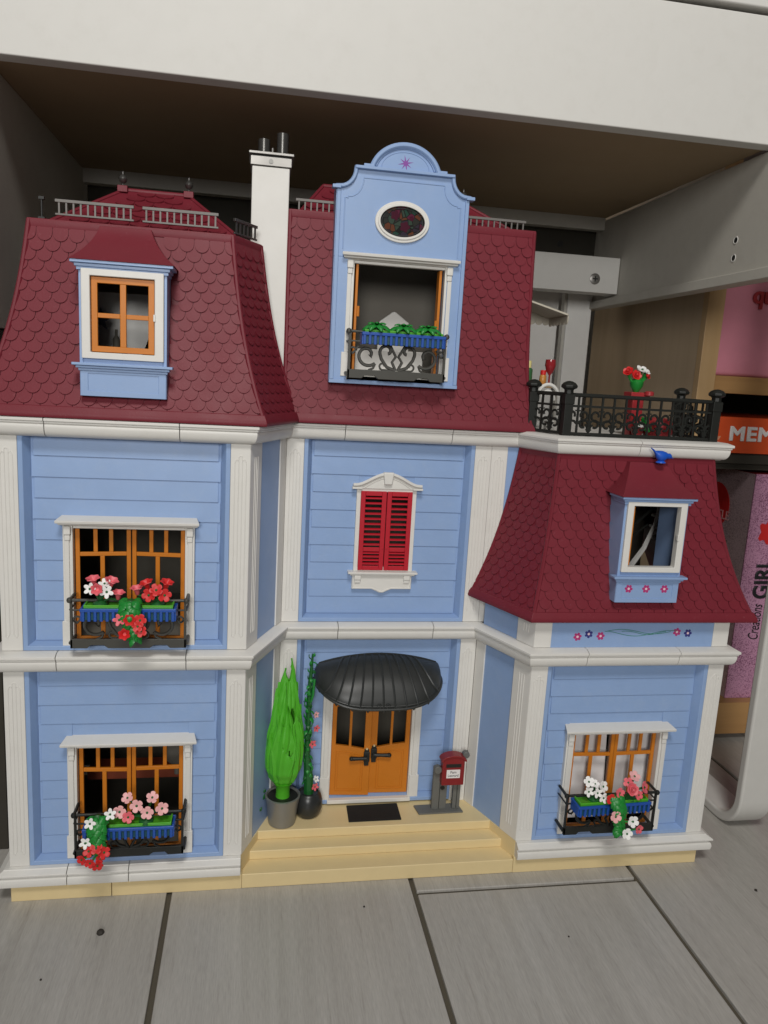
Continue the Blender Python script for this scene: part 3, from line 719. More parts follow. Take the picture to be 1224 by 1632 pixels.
# ------------------------------------------------------------------ dormers of the wings
def dormer(x0, x1, zs, zc, zt_roof, yf, yr, roofparent_label, ox0, ox1, oz0, oz1, rtop, sash, flowers):
    """x0..x1 face, zs sill top, zc cornice underside, box below the sill to zs-3.x"""
    d = part('dormer', MB().box(x0, x0 + 0.35, yf, yr + 1.5, zs - 0.76, zc).box(x1 - 0.35, x1, yf, yr + 1.5, zs - 0.76, zc).box(x0 + .35, x1 - .35, yf, yf + 0.3, oz1 + 0.35, zc).box(x0 + .35, x1 - .35, yf, yf + 0.3, zs - 0.2, oz0 - 0.35), BLUE, house, bevel=0.04, label=roofparent_label)
    # white square frame
    o = [(x0 + 0.25, oz0 - 0.6), (x1 - 0.25, oz0 - 0.6), (x1 - 0.25, oz1 + 0.62), (x0 + 0.25, oz1 + 0.62)]
    i = [(ox0, oz0), (ox1, oz0), (ox1, oz1), (ox0, oz1)]
    part('window_frame', MB().ring(o, i, yf - 0.35, yf + 0.55), WHITE, d, bevel=0.08)
    # cornice above and the sill below
    part('dormer_cornice', MB().box(x0 - 0.15, x1 + 0.15, yf - 0.25, yf + 2.6, zc - 0.45, zc - 0.15).box(x0 - 0.3, x1 + 0.3, yf - 0.4, yf + 2.6, zc - 0.15, zc + 0.15).box(x0 - 0.62, x1 + 0.62, yf - 0.7, yf + 2.6, zc + 0.15, zc + 0.42), BLUE, d, bevel=0.05)
    part('sill', MB().box(x0 - 0.6, x1 + 0.6, yf - 0.7, yf + 0.5, zs - 0.25, zs).box(x0 - 0.3, x1 + 0.3, yf - 0.4, yf + 0.5, zs - 0.5, zs - 0.25).box(x0 - 0.1, x1 + 0.1, yf - 0.2, yf + 0.5, zs - 0.75, zs - 0.5), BLUE, d, bevel=0.05)
    zb = zs - 3.1
    ap = MB().box(x0 + 0.01, x1 - 0.01, yf - 0.02, yf + 2.2, zb, zs - 0.77)
    o = [(x0 + 0.05, zb + 0.02), (x1 - 0.05, zb + 0.02), (x1 - 0.05, zs - 0.76), (x0 + 0.05, zs - 0.76)]
    i = [(x0 + 0.75, zb + 0.5), (x1 - 0.75, zb + 0.5), (x1 - 0.75, zs - 0.95), (x0 + 0.75, zs - 0.95)]
    ap.ring(o, i, yf - 0.10, yf - 0.01)
    apo = part('apron_panel', ap, BLUE, d, bevel=0.04)
    # flared dormer roof
    mb = MB(); N = 8; vs = []
    (ra, rb, rz) = rtop
    for j in range(N + 1):
        t = j / N; k = 0.45 * t + 0.55 * t ** 2.2
        z = rz + (zc + 0.42 - rz) * t
        xa = ra + (x0 - 0.75 - ra) * k; xb = rb + (x1 + 0.75 - rb) * k
        ya = yr - 0.6 + (yf - 0.85 - (yr - 0.6)) * (k)
        vs += [(xa, yr + 1.5, z), (xa, ya, z), (xb, ya, z), (xb, yr + 1.5, z)]
    fs = [(j * 4 + q, (j + 1) * 4 + q, (j + 1) * 4 + q + 1, j * 4 + q + 1) for j in range(N) for q in range(3)]
    fs += [(0, 1, 2, 3), tuple(N * 4 + q for q in (3, 2, 1, 0))]
    mb.add(vs, fs); part('dormer_roof', mb, ROOF, d, bevel=0.05, angle=25)
    if sash:
        so = [(ox0 + 0.05, oz0 + 0.05), (ox1 - 0.05, oz0 + 0.05), (ox1 - 0.05, oz1 - 0.05), (ox0 + 0.05, oz1 - 0.05)]
        si = [(ox0 + 0.6, oz0 + 0.6), (ox1 - 0.6, oz0 + 0.6), (ox1 - 0.6, oz1 - 0.6), (ox0 + 0.6, oz1 - 0.6)]
        part('sash', MB().ring(so, si, yf + 0.0, yf + 0.35), ORANGE, d, bevel=0.05)
        cx = (ox0 + ox1) / 2; cz = (oz0 + oz1) / 2 - 0.05
        part('muntin', MB().box(cx - 0.28, cx + 0.28, yf + 0.03, yf + 0.32, oz0 + 0.58, oz1 - 0.58), ORANGE, d, bevel=0.05)
        part('muntin', MB().box(ox0 + 0.58, cx - 0.28, yf + 0.06, yf + 0.3, cz - 0.22, cz + 0.22), ORANGE, d, bevel=0.05)
        part('muntin', MB().box(cx + 0.28, ox1 - 0.58, yf + 0.06, yf + 0.3, cz - 0.22, cz + 0.22), ORANGE, d, bevel=0.05)
    part('catch', MB().box(ox1 - 0.1, ox1 + 0.12, yf - 0.45, yf - 0.05, (oz0 + oz1) / 2 - 0.35, (oz0 + oz1) / 2 + 0.3), WHITE, d, bevel=0.04)
    for (fx, fz, m) in flowers: print_flower(fx, yf - 0.02, fz, 0.48, m, apo, fx)
    return d
dormer(8.1, 16.0, 56.95, 65.75, 0, -1.2, 2.2, 'blue dormer with an orange four pane window', 9.15, 14.9, 57.95, 64.85, (9.5, 14.2, 69.75), True, [])
dR = dormer(64.35, 71.9, 36.95, 45.45, 0, -1.4, 2.4, 'blue dormer with an empty white window frame and printed flowers', 65.35, 70.9, 38.0, 44.85, (66.1, 70.6, 49.3), False,
       [(65.9, 35.45, MAG), (68.0, 35.45, MAG), (70.2, 35.45, MAG)])
part('swung_sash', MB().box(65.4, 65.75, -1.2, 1.6, 38.1, 44.7), ORANGE, dR, bevel=0.05)
# holes in the roof front behind the dormers would be dark: line the dormers
for (x0, x1, z0, z1, y) in ((8.5, 15.6, 57.0, 65.6, 1.9),):
    pass

# ------------------------------------------------------------------ centre gable dormer
YG = 7.3
def gable_outline(w0, w1, zb, s=0.0):
    """closed outline; w0..w1 side positions, s shrink"""
    cx = 39.55
    half = (47.0 - 32.45) / 2 - s
    pts = [(cx - half, zb + s), (cx + half, zb + s)]
    R = [(half + 0.0, 76.45 - s * 0.6)]
    # right shoulder: concave curve up to the step
    sh = []
    for k in range(8):
        a = k / 7 * PI / 2
        sh.append((half - 2.0 + 1.65 * (1 - math.sin(a)) , 76.7 + 1.85 * (1 - math.cos(a)) - s * 0.6))
    R += [(half, 76.7 - s * 0.6)] + sh + [(half - 2.05, 78.85 - s)]
    return cx, half, R, pts
cx, half, RR, pts = gable_outline(0, 0, 56.22)
right = [(cx + p[0], p[1]) for p in RR]; left = [(cx - p[0], p[1]) for p in RR[::-1]]
face = pts + right + left
# face plate with window opening: built as bands round the opening
HO = (34.75, 44.35, 57.2, 69.4)
g = part('dormer', MB().prism([(cx - half, 56.22), (34.2, 56.22), (34.2, 69.6), (cx - half, 69.6)], YG, YG + 2.6)
         .prism([(44.9, 56.22), (cx + half, 56.22), (cx + half, 69.6), (44.9, 69.6)], YG, YG + 2.6)
         .prism([(34.2, 56.22), (44.9, 56.22), (44.9, 57.1), (34.2, 57.1)], YG, YG + 1.2)
         .prism([(cx + half, 69.6)] + right + left + [(cx - half, 69.6)], YG, YG + 2.6), BLUE, house, bevel=0.05, label='tall blue gable dormer with oval stained window and curved top')
# moulding that follows the shoulders
def offset_path(P, mb, r, y): mb.tube([(p[0], y, p[1]) for p in P], r, 6)
mo = MB()
outer = [(cx - half, 56.25), (cx - half, 76.7)]
for sgn in (-1, 1):
    P = [(cx + sgn * p[0], p[1]) for p in RR]
    mo.tube([(p[0], YG - 0.15, p[1]) for p in P], 0.24, 6)
    x = cx + sgn * (half - 0.28)
    mo.box(x - 0.2, x + 0.2, YG - 0.25, YG, 56.61, 76.39)
    mo.box(cx + sgn * half - 0.45, cx + sgn * half + 0.45, YG - 0.55, YG + 0.5, 76.4, 76.75)
mo.box(cx - half + 1.9, cx + half - 1.9, YG - 0.5, YG + 0.3, 78.55, 78.85)
mo.box(cx - half, cx + half, YG - 0.25, YG, 56.22, 56.6)
part('gable_moulding', mo, BLUE, g, bevel=0.05)
# inner fine line following the panel
ln = MB(); s = 0.95
P = []
for sgn in (1, -1):
    q = [(half - s, 70.4), (half - s, 75.6), (half - s - 0.35, 75.6)]
    for k in range(8):
        a = k / 7 * PI / 2
        q.append((half - s - 1.9 + 1.55 * (1 - math.sin(a)), 75.75 + 1.75 * (1 - math.cos(a))))
    q.append((half - s - 1.9, 77.75)); q.append((0, 77.75))
    q = [(cx + sgn * a, b) for a, b in q]
    P += q if sgn == 1 else q[::-1]
ln.tube([(p[0], YG, p[1]) for p in P], 0.075, 6)
part('panel_line', ln, BLUE, g)
# round pediment
ped = MB(); rp = 3.75; cz = 78.1
arc = [(cx + 0.0 + rp * math.cos(a * PI / 28), 78.0 + 3.4 * math.sin(a * PI / 28)) for a in range(29)]
arc = [p for p in arc if p[1] >= 78.7]
ped.prism([(arc[0][0], 78.6)] + arc + [(arc[-1][0], 78.6)], YG + 0.1, YG + 1.3)
pd = part('pediment', ped, BLUE, g, bevel=0.05)
mo = MB(); mo.tube([(p[0], YG - 0.05, p[1] - 0.05) for p in arc], 0.3, 8)
mo.tube([(cx + (p[0] - cx) * 0.90, YG + 0.05, 78.2 + (p[1] - 78.2) * 0.90) for p in arc if 78.2 + (p[1] - 78.2) * .9 > 78.8], 0.12, 6)
mo.box(cx - rp - 0.75, cx - rp + 0.35, YG - 0.4, YG + 1.2, 78.85, 79.1); mo.box(cx + rp - 0.35, cx + rp + 0.75, YG - 0.4, YG + 1.2, 78.85, 79.1)
part('pediment_moulding', mo, BLUE, pd, bevel=0.03)
q = [(cx + 2.6 * math.cos(a * PI / 20), 78.95 + 1.75 * math.sin(a * PI / 20)) for a in range(21)]
part('panel_line', MB().tube([(p[0], YG + 0.1, p[1]) for p in q], 0.06, 6), BLUE, pd)
star = []
for k in range(16):
    r = (0.86 if k % 2 == 0 else 0.27) * (1.0 if k % 4 == 0 else 0.85); a = k * PI / 8 + 0.2
    star.append((cx + r * math.cos(a), 79.6 + r * math.sin(a)))
part('printed_star', MB().prism(star, YG + 0.085, YG + 0.11), PURPLE, pd)
# oval window
def ell(a, b, n=48): return [(39.5 + a * math.cos(2 * PI * k / n), 73.6 + b * math.sin(2 * PI * k / n)) for k in range(n)]
ov = part('oval_window', MB().ring(ell(2.98, 2.14), ell(2.5, 1.66), YG - 0.28, YG + 0.4), WHITE, g, bevel=0.1, segs=3)
part('oval_lip', MB().ring(ell(2.68, 1.84), ell(2.42, 1.58), YG - 0.42, YG - 0.2), WHITE, ov, bevel=0.05)
part('stained_glass', MB().prism(ell(2.5, 1.66), YG - 0.06, YG + 0.1), STAIN, ov)
lead = MB().ring(ell(2.28, 1.45), ell(2.2, 1.37), YG - 0.1, YG - 0.05)
for k in range(20):
    a = 2 * PI * k / 20; lead.tube([(39.5 + 2.24 * math.cos(a), YG - 0.07, 73.6 + 1.41 * math.sin(a)), (39.5 + 2.5 * math.cos(a), YG - 0.07, 73.6 + 1.66 * math.sin(a))], 0.035, 5)
part('leading', lead, BLACK, ov)
for (x, z, r, m) in ((38.7, 74.25, 0.55, MAG), (39.8, 73.15, 0.6, MAG), (40.5, 74.05, 0.3, REDF)):
    mm = MATS.get('rose_dark') or plastic('rose_dark', (0.055, 0.008, 0.02), 0.3, spec=0.1)
    part('glass_rose', MB().prism([(x + r * (0.85 + 0.15 * math.cos(5 * a)) * math.cos(a), z + r * (0.85 + 0.15 * math.cos(5 * a)) * math.sin(a)) for a in [k * PI / 12 for k in range(24)]], YG - 0.085, YG - 0.05), mm, ov)

# ------------------------------------------------------------------ windows
def surround(M, x0, x1, zb, zt, parent, yb=1.0, name='window'):
    """white surround with lintel on brackets; local wall coords; opening between the posts"""
    pw = 0.95
    mb = MB(M)
    mb.box(x0, x0 + pw, 0.35, yb + 0.3, zb, zt).box(x1 - pw, x1, 0.35, yb + 0.3, zb, zt)
    mb.box(x0 + 0.18, x0 + pw - 0.3, 0.18, 0.4, zb + 2.6, zt).box(x1 - pw + 0.3, x1 - 0.18, 0.18, 0.4, zb + 2.6, zt)
    mb.box(x0 - 0.12, x0 + pw - 0.1, 0.1, 0.4, zb, zb + 2.6).box(x1 - pw + 0.1, x1 + 0.12, 0.1, 0.4, zb, zb + 2.6)
    mb.box(x0 + pw, x1 - pw, 0.5, yb + 0.3, zt - 0.3, zt)
    wdw = part(name, mb, WHITE, parent, bevel=0.05)
    li = MB(M)
    prof = [(yb + 0.1, zt), (0.3, zt), (0.15, zt + 0.12), (-0.15, zt + 0.14), (-0.2, zt + 0.3), (-0.55, zt + 0.36), (-0.6, zt + 0.62), (-0.45, zt + 0.68), (yb + 0.1, zt + 0.98)]
    xs = lambda y: 0.12 + max(0, (0.3 - y)) * 0.45
    vs = []; n = len(prof)
    for (y, z) in prof: vs.append((x0 - xs(y), y, z))
    for (y, z) in prof: vs.append((x1 + xs(y), y, z))
    li.add(vs, [tuple(range(n)), tuple(range(2 * n - 1, n - 1, -1))] + [(i, i + n, (i + 1) % n + n, (i + 1) % n) for i in range(n)])
    part('lintel', li, WHITE, wdw, bevel=0.04)
    for bx in (x0 + 0.12, x1 - 0.82):
        b = MB(M); b.box(bx, bx + 0.7, -0.02, 0.4, zt - 0.9, zt - 0.01).box(bx + 0.06, bx + 0.64, 0.08, 0.4, zt - 1.5, zt - 0.9)
        part('bracket', b, WHITE, wdw, bevel=0.12, segs=3)
    return wdw
def french_sash(M, x0, x1, zb, zt, zbar, ang, hinge, parent, y=1.1, n_up=3, zbar2=None):
    """one orange leaf: frame, transom and muntins; turned about its hinge"""
    H = Matrix.Translation((hinge, y, 0)) @ Matrix.Rotation(ang, 4, 'Z') @ Matrix.Translation((-hinge, -y, 0))
    MM = M @ H; t = 0.42
    part('sash', MB(MM).ring([(x0, zb), (x1, zb), (x1, zt), (x0, zt)], [(x0 + t, zb + t), (x1 - t, zb + t), (x1 - t, zt - t), (x0 + t, zt - t)], y, y + 0.35), ORANGE, parent, bevel=0.04)
    part('muntin', MB(MM).box(x0 + t, x1 - t, y + 0.02, y + 0.32, zbar - 0.2, zbar + 0.2), ORANGE, parent, bevel=0.04)
    w_ = (x1 - x0 - 2 * t)
    for k in range(1, n_up):
        xx = x0 + t + w_ * k / n_up
        part('muntin', MB(MM).box(xx - 0.2, xx + 0.2, y + 0.04, y + 0.3, zbar + 0.2, zt - t), ORANGE, parent, bevel=0.04)
    xx = (x0 + x1) / 2 - 0.1
    part('muntin', MB(MM).box(xx - 0.22, xx + 0.22, y + 0.04, y + 0.3, zb + t, zbar - 0.2), ORANGE, parent, bevel=0.04)
def wing_window(M, x0, x1, zb, zt, angs, parent):
    wn = surround(M, x0, x1, zb, zt, parent)
    a, b = x0 + 0.98, x1 - 0.98; m = (a + b) / 2
    french_sash(M, a + 0.05, m - 0.03, zb + 0.2, zt - 0.02, zt - 3.1, angs[0], a + 0.05, wn)
    french_sash(M, m + 0.03, b - 0.05, zb + 0.2, zt - 0.02, zt - 3.1, angs[1], b - 0.05, wn)
    return wn
wnU = wing_window(Ml, 5.87, 18.65, 28.5, 40.95, (0.10, -0.10), house)
wnL = wing_window(Ml, 5.87, 18.65, 4.5, 17.3, (-0.05, 0.02), house)
wnR = wing_window(Mr, 61.35 - 56.02, 74.1 - 56.02, 4.5, 17.3, (-0.04, 0.03), house)
part('curtain', MB().prism([(62.0, 5), (68.0, 5), (67.4, 17.6), (62.0, 17.6)], 2.6, 2.8).prism([(68.1, 5), (73.8, 5), (73.8, 17.6), (68.0, 17.6)], 2.9, 3.1), CURT, wnR)
# things dimly seen through the lower left window
part('interior_shelf', MB().box(6, 18.5, 9, 12, 8.6, 9.6), plastic('interior_red', (0.25, 0.05, 0.02), 0.5), wnL)
tag(part('globe_lamp', MB().lathe([(0.05, -1.5)] + [(1.5 * math.sin(k * PI / 12), -1.5 * math.cos(k * PI / 12)) for k in range(1, 12)] + [(0.05, 1.5)], (16.3, 8.0, 12.4), 20).tube([(16.3, 8, 9.62), (16.3, 8, 11.0)], 0.3), INTR), 'dim round globe lamp seen inside the lower left window', 'lamp')

# top dormer window
Mg = Matrix.Translation((0, YG - 0.25, 0))
wT = surround(Mg, 33.65, 45.6, 57.0, 69.35, g, yb=0.9)
part('swung_leaf', MB().box(34.82, 35.1, YG + 0.4, YG + 2.6, 57.3, 69.0), ORANGE, wT, bevel=0.05)
part('swung_leaf', MB().box(44.1, 44.4, YG + 0.4, YG + 1.6, 57.3, 69.0), ORANGE, wT, bevel=0.05)
part('leaf_hinge', MB().tube([(35.2, YG + 0.3, 63.5), (35.2, YG + 0.3, 64.6)], 0.17).tube([(44.0, YG + 0.3, 62.9), (44.0, YG + 0.3, 63.6)], 0.17), ORANGE, wT)
part('dormer_floor', MB().box(34.2, 44.9, YG + 0.0, YG + 4, 56.65, 57.1), WHITE, wT)

# shutter window
def shutter_window():
    M = Mc; L0 = 28.02
    X = lambda x: x - L0
    cx_ = X(39.95)
    fr_ = MB(M)
    o = [(X(36.35), 34.2), (X(43.5), 34.2), (X(43.5), 44.3), (X(36.35), 44.3)]; i = [(X(36.85), 34.7), (X(43.0), 34.7), (X(43.0), 43.8), (X(36.85), 43.8)]
    fr_.ring(o, i, 0.45, 1.4)
    wn = part('window', fr_, WHITE, house, bevel=0.05, label='narrow window closed by red louvred shutters')
    # pediment: swept arch
    N = 24; top = []; low = []
    for k in range(N + 1):
        u = -1 + 2 * k / N
        h = 1.35 * (0.5 + 0.5 * math.cos(PI * min(1, abs(u) * 1.12))) ** 0.8
        top.append((cx_ + u * 4.1, 44.55 + h + 0.1))
    part('pediment', MB(M).prism([(cx_ - 4.0, 44.2), (cx_ + 4.0, 44.2)] + [(p[0], p[1] - 0.05) for p in top[::-1]], 0.3, 1.1), WHITE, wn, bevel=0.04)
    t = MB(M); t.tube([(p[0], 0.12, p[1]) for p in top], 0.2, 6); t.box(cx_ - 4.2, cx_ - 3.0, 0.0, 0.6, 44.15, 44.4).box(cx_ + 3.0, cx_ + 4.2, 0.0, 0.6, 44.15, 44.4)
    t.tube([(cx_ + u / 10 * 2.7, 0.27, 44.35 + 1.15 * math.cos(u / 10 * PI / 2)) for u in range(-10, 11)], 0.07, 5)
    part('pediment_moulding', t, WHITE, wn, bevel=0.03)
    part('keystone', MB(M).prism([(cx_ - 0.45, 44.75), (cx_ + 0.45, 44.75), (cx_ + 0.65, 46.2), (cx_ - 0.65, 46.2)], -0.15, 0.6), WHITE, wn, bevel=0.15, segs=3)
    # sill and apron
    part('sill', MB(M).box(X(35.7), X(44.1), -0.15, 1.1, 33.95, 34.2).box(X(36.0), X(43.8), 0.1, 1.1, 33.72, 33.95), WHITE, wn, bevel=0.05)
    ap = [(X(36.25), 33.75), (X(36.25), 32.0), (X(38.6), 32.0), (X(39.2), 31.75), (X(39.6), 31.55), (X(40.1), 31.55), (X(40.5), 31.75), (X(41.1), 32.0), (X(43.5), 32.0), (X(43.5), 33.75)]
    part('apron', MB(M).prism(ap, 0.4, 1.1), WHITE, wn, bevel=0.05)
    rim = MB(M); rim.tube([(p[0] + (0.12 if p[0] < cx_ else -0.12), 0.38, p[1] + (0.12 if p[1] < 33 else 0)) for p in ap], 0.1, 6); part('apron_rim', rim, WHITE, wn)
    for bx in (X(36.5), X(42.45)):
        part('bracket', MB(M).box(bx, bx + 0.8, 0.05, 0.5, 33.2, 33.74).box(bx + 0.05, bx + 0.75, 0.18, 0.5, 32.8, 33.2), WHITE, wn, bevel=0.08)
    # shutters
    for (a, b) in ((36.85, 39.9), (39.98, 43.0)):
        a, b = X(a), X(b); y0, y1 = 0.28, 0.55; t = 0.55; zb, zt = 34.35, 43.9; zm0, zm1 = 36.65, 37.15
        sh = MB(M).box(a, a + t, y0, y1, zb, zt).box(b - t, b, y0, y1, zb, zt).box(a + t, b - t, y0, y1, zb, zb + t).box(a + t, b - t, y0, y1, zt - t, zt).box(a + t, b - t, y0, y1, zm0, zm1)
        s_ = part('shutter', sh, SHUT, wn, bevel=0.05)
        part('shutter_knob', MB(M).lathe([(0.02, -0.1), (0.13, -0.08), (0.13, 0.05), (0.02, 0.06)], (0, 0, 0), 10, Matrix.Translation((b - 0.2 if a < cx_ - 1 else a + 0.2, y0 - 0.05, 37.1)) @ Matrix.Rotation(PI / 2, 4, 'X')), SHUT, wn)
        for (p, q, n) in ((zb + t, zm0, 4), (zm1, zt - t, 10)):
            for k in range(n):
                z = p + (q - p) * (k + 0.5) / n
                part('slat', MB(M).add([(a + t, y0 + 0.05, z - 0.08), (b - t, y0 + 0.05, z - 0.08), (b - t, y1 - 0.02, z - 0.0), (a + t, y1 - 0.02, z - 0.0), (a + t, y0 + 0.05, z + 0.06), (b - t, y0 + 0.05, z + 0.06), (b - t, y1 - 0.02, z + 0.14), (a + t, y1 - 0.02, z + 0.14)],
                    [(0, 1, 5, 4), (1, 2, 6, 5), (2, 3, 7, 6), (3, 0, 4, 7), (4, 5, 6, 7), (3, 2, 1, 0)]), SHUT, wn)
shutter_window()

# ------------------------------------------------------------------ door
def door():
    X = lambda x: x - 28.02
    M = Mc
    x0, x1, zb, zt = X(33.5), X(45.9), 4.65, 18.4
    mb = MB(M); pw = 1.2
    mb.box(x0, x0 + pw, 0.3, 1.3, zb, zt).box(x1 - pw, x1, 0.3, 1.3, zb, zt).box(x0 + pw, x1 - pw, 0.3, 1.3, zt - 1.0, zt)
    mb.box(x0 + 0.3, x0 + pw - 0.35, 0.12, 0.35, zb + 3, zt).box(x1 - pw + 0.35, x1 - 0.3, 0.12, 0.35, zb + 3, zt)
    mb.box(x0 - 0.1, x0 + pw - 0.1, 0.1, 0.35, zb, zb + 3).box(x1 - pw + 0.1, x1 + 0.1, 0.1, 0.35, zb, zb + 3)
    d = part('doorway', mb, WHITE, house, bevel=0.05, label='front doorway with two orange leaves under a black canopy')
    part('threshold', MB(M).box(x0 + 0.9, x1 - 0.9, -0.25, 1.6, 4.25, 4.75), WHITE, d, bevel=0.08)
    a, b = x0 + pw + 0.05, x1 - pw - 0.05; m = (a + b) / 2
    for (p, q, hinge, ang) in ((a, m - 0.03, a, -0.07), (m + 0.03, b, b, -0.03)):
        y = 0.75
        H = Matrix.Translation((hinge, y, 0)) @ Matrix.Rotation(ang, 4, 'Z') @ Matrix.Translation((-hinge, -y, 0)); MM = M @ H
        leftleaf = p == a
        # stiles, mid stile, lower panel with the curved upper edge
        zB = 4.95; zT = 17.35; w0 = 0.55
        sw = q - p; c = p + sw * (0.5 if leftleaf else 0.5)
        x_a, x_b = p + w0, q - 0.8 if leftleaf else q - w0
        x_a = p + w0 if leftleaf else p + 0.8
        mid = (x_a + x_b) / 2
        def zc(x):   # curved edge dips to the meeting stiles
            u = (x - p) / sw if leftleaf else (q - x) / sw
            return 11.75 - 0.75 * max(0, u) ** 1.6
        N = 14
        body = [(p, zB), (q, zB)] + [(q, zT), (x_b, zT)] + [(x_b, zc(x_b))]
        for k in range(N): xx = x_b + (x_a - x_b) * (k + 1) / (N + 1); body.append((xx, zc(xx)))
        body += [(x_a, zc(x_a)), (x_a, zT), (p, zT)]
        leaf = part('door_leaf', MB(MM).prism(body, y, y + 0.4).box(mid - 0.16, mid + 0.16, y + 0.02, y + 0.35, zc(mid) - 0.1, zT - 0.1).box(x_a - 0.1, x_b + 0.1, y + 0.02, y + 0.38, zT - 0.5, zT - 0.02), ORANGE, d, bevel=0.04, angle=30)
        pan = MB(MM)
        pp = [(x_a + 0.1, zB + 0.6), (x_b - 0.1, zB + 0.6), (x_b - 0.1, zc(x_b) - 0.9), (mid, zc(mid) - 0.75), (x_a + 0.1, zc(x_a) - 0.8)]
        pan.tube([(r[0], y, r[1]) for r in pp], 0.06, 6, closed=True)
        pq = [(x_a + 0.35, zB + 0.85), (x_b - 0.35, zB + 0.85), (x_b - 0.35, zc(x_b) - 1.15), (mid, zc(mid) - 1.0), (x_a + 0.35, zc(x_a) - 1.05)]
        pan.tube([(r[0], y, r[1]) for r in pq], 0.04, 6, closed=True)
        part('panel_line', pan, ORANGE, d)
        hx = q - 0.45 if leftleaf else p + 0.45; zz = 10.15 if leftleaf else 10.35
        hd = MB(MM); hd.box(hx - 0.3, hx + 0.3, y - 0.2, y, zz - 1.1, zz + 1.1).box(hx - 0.38, hx + 0.38, y - 0.28, y, zz - 0.55, zz + 0.75)
        sg = -1 if leftleaf else 1
        hd.tube([(hx, y - 0.4, zz), (hx + sg * 0.9, y - 0.5, zz + 0.02), (hx + sg * 1.9, y - 0.5, zz)], [0.26, 0.22, 0.28], 10)
        hd.tube([(hx, y - 0.05, zz), (hx, y - 0.5, zz)], 0.24, 10)
        hd.lathe([(0.02, -0.3), (0.26, -0.18), (0.32, 0), (0.26, 0.18), (0.02, 0.3)], (hx + sg * 1.9, y - 0.5, zz), 12)
        part('door_handle', hd, BLACK, d, bevel=0.06)
        part('handle_pin', MB(MM).lathe([(0.14, 0), (0.14, 0.18), (0.02, 0.2)], (hx, y - 0.1, zz + 1.05), 8), CREAM, d)
door()
def canopy():
    yb = D + 0.95; cx_ = 40.1
    def P(u, ph, off=0.0):
        xb = cx_ + 7.3 * u; xf = cx_ + 7.9 * u
        zb = 23.6 - 1.15 * abs(u) ** 2.0; zf = 18.75 + 1.9 * abs(u) ** 3.0
        dep = 5.2 * (1 - abs(u) ** 4.0) ** 0.5 * 1.0 + 0.2
        s, c = math.sin(ph), math.cos(ph)
        return Vector((xb + (xf - xb) * math.sin(ph) ** 0.8, yb - dep * s ** 1.1 - off * s, zf + (zb - zf) * c ** 1.15 + off * c))
    mb = MB(); NU, NP = 64, 18; vs = []
    for i in range(NU + 1):
        u = math.sin((-1 + 2 * i / NU) * PI / 2 * 0.985) / math.sin(PI / 2 * .985)
        for j in range(NP + 1): vs.append(P(u, j / NP * PI / 2))
    n = NP + 1
    mb.add(vs, [(i * n + j, i * n + j + 1, (i + 1) * n + j + 1, (i + 1) * n + j) for i in range(NU) for j in range(NP)])
    c = part('canopy', mb, CANOPYM, house, angle=60, label='black ribbed shell canopy over the front door')
    so = c.modifiers.new('thickness', 'SOLIDIFY'); so.thickness = 0.25; so.offset = -1
    for k in range(-5, 6):
        u = k / 5.6
        part('canopy_rib', MB().tube([P(u * (0.66 + 0.34 * j / 16), (0.02 + 0.98 * j / 16) * PI / 2, 0.03) for j in range(17)], 0.14, 6), CANOPYM, c)
    rim = MB(); us = [math.sin((-1 + 2 * i / 48) * PI / 2 * 0.985) for i in range(49)]
    rim.tube([P(u, PI / 2) for u in us], 0.2, 8); rim.tube([P(u, PI / 2 * 0.93, 0.05) for u in us], 0.08, 6)
    rim.tube([P(u, 0.0) for u in us], 0.14, 6)
    part('canopy_rim', rim, CANOPYM, c)
    for k in range(-4, 5):
        p = P(k / 4.3, PI / 2)
        part('rim_drop', MB().lathe([(0.02, -0.42), (0.15, -0.25), (0.17, -0.1), (0.1, 0.0)], p, 8), CANOPYM, c)
    sc = MB()
    for sg in (-1, 1):
        pts = []
        for k in range(40):
            t = k / 39
            if t < 0.55:
                a = t / 0.55; pts.append((cx_ + sg * (2.8 - 1.9 * a), 0, 0.15 + 0.35 * math.sin(a * PI)))
            else:
                a = (t - 0.55) / 0.45 * 1.75 * PI; r = 0.45 - 0.22 * (t - 0.55) / 0.45
                pts.append((cx_ + sg * (0.65 - 0.0 + r * math.cos(a * 1.0 + PI * 0.0) * 0.9), 0, 0.6 + r * math.sin(a + PI * 1.15)))
        sc.tube([(p[0], yb - 5.2 - 0.25 + 0.10 * p[2], 18.5 + p[2]) for p in pts], 0.11, 6)
    part('canopy_scroll', sc, CANOPYM, c)
canopy()
tag(part('doormat', MB().add([(36.75, 5.2, Z1 + .01), (43.25, 5.25, Z1 + .01), (43.3, 8.75, Z1 + .01), (36.85, 8.65, Z1 + .01), (36.75, 5.2, Z1 + .16), (43.25, 5.25, Z1 + .16), (43.3, 8.75, Z1 + .16), (36.85, 8.65, Z1 + .16)],
    [(0, 1, 5, 4), (1, 2, 6, 5), (2, 3, 7, 6), (3, 0, 4, 7), (4, 5, 6, 7), (3, 2, 1, 0)]), MATTE, bevel=0.04), 'flat black doormat lying on the cream porch', 'doormat')

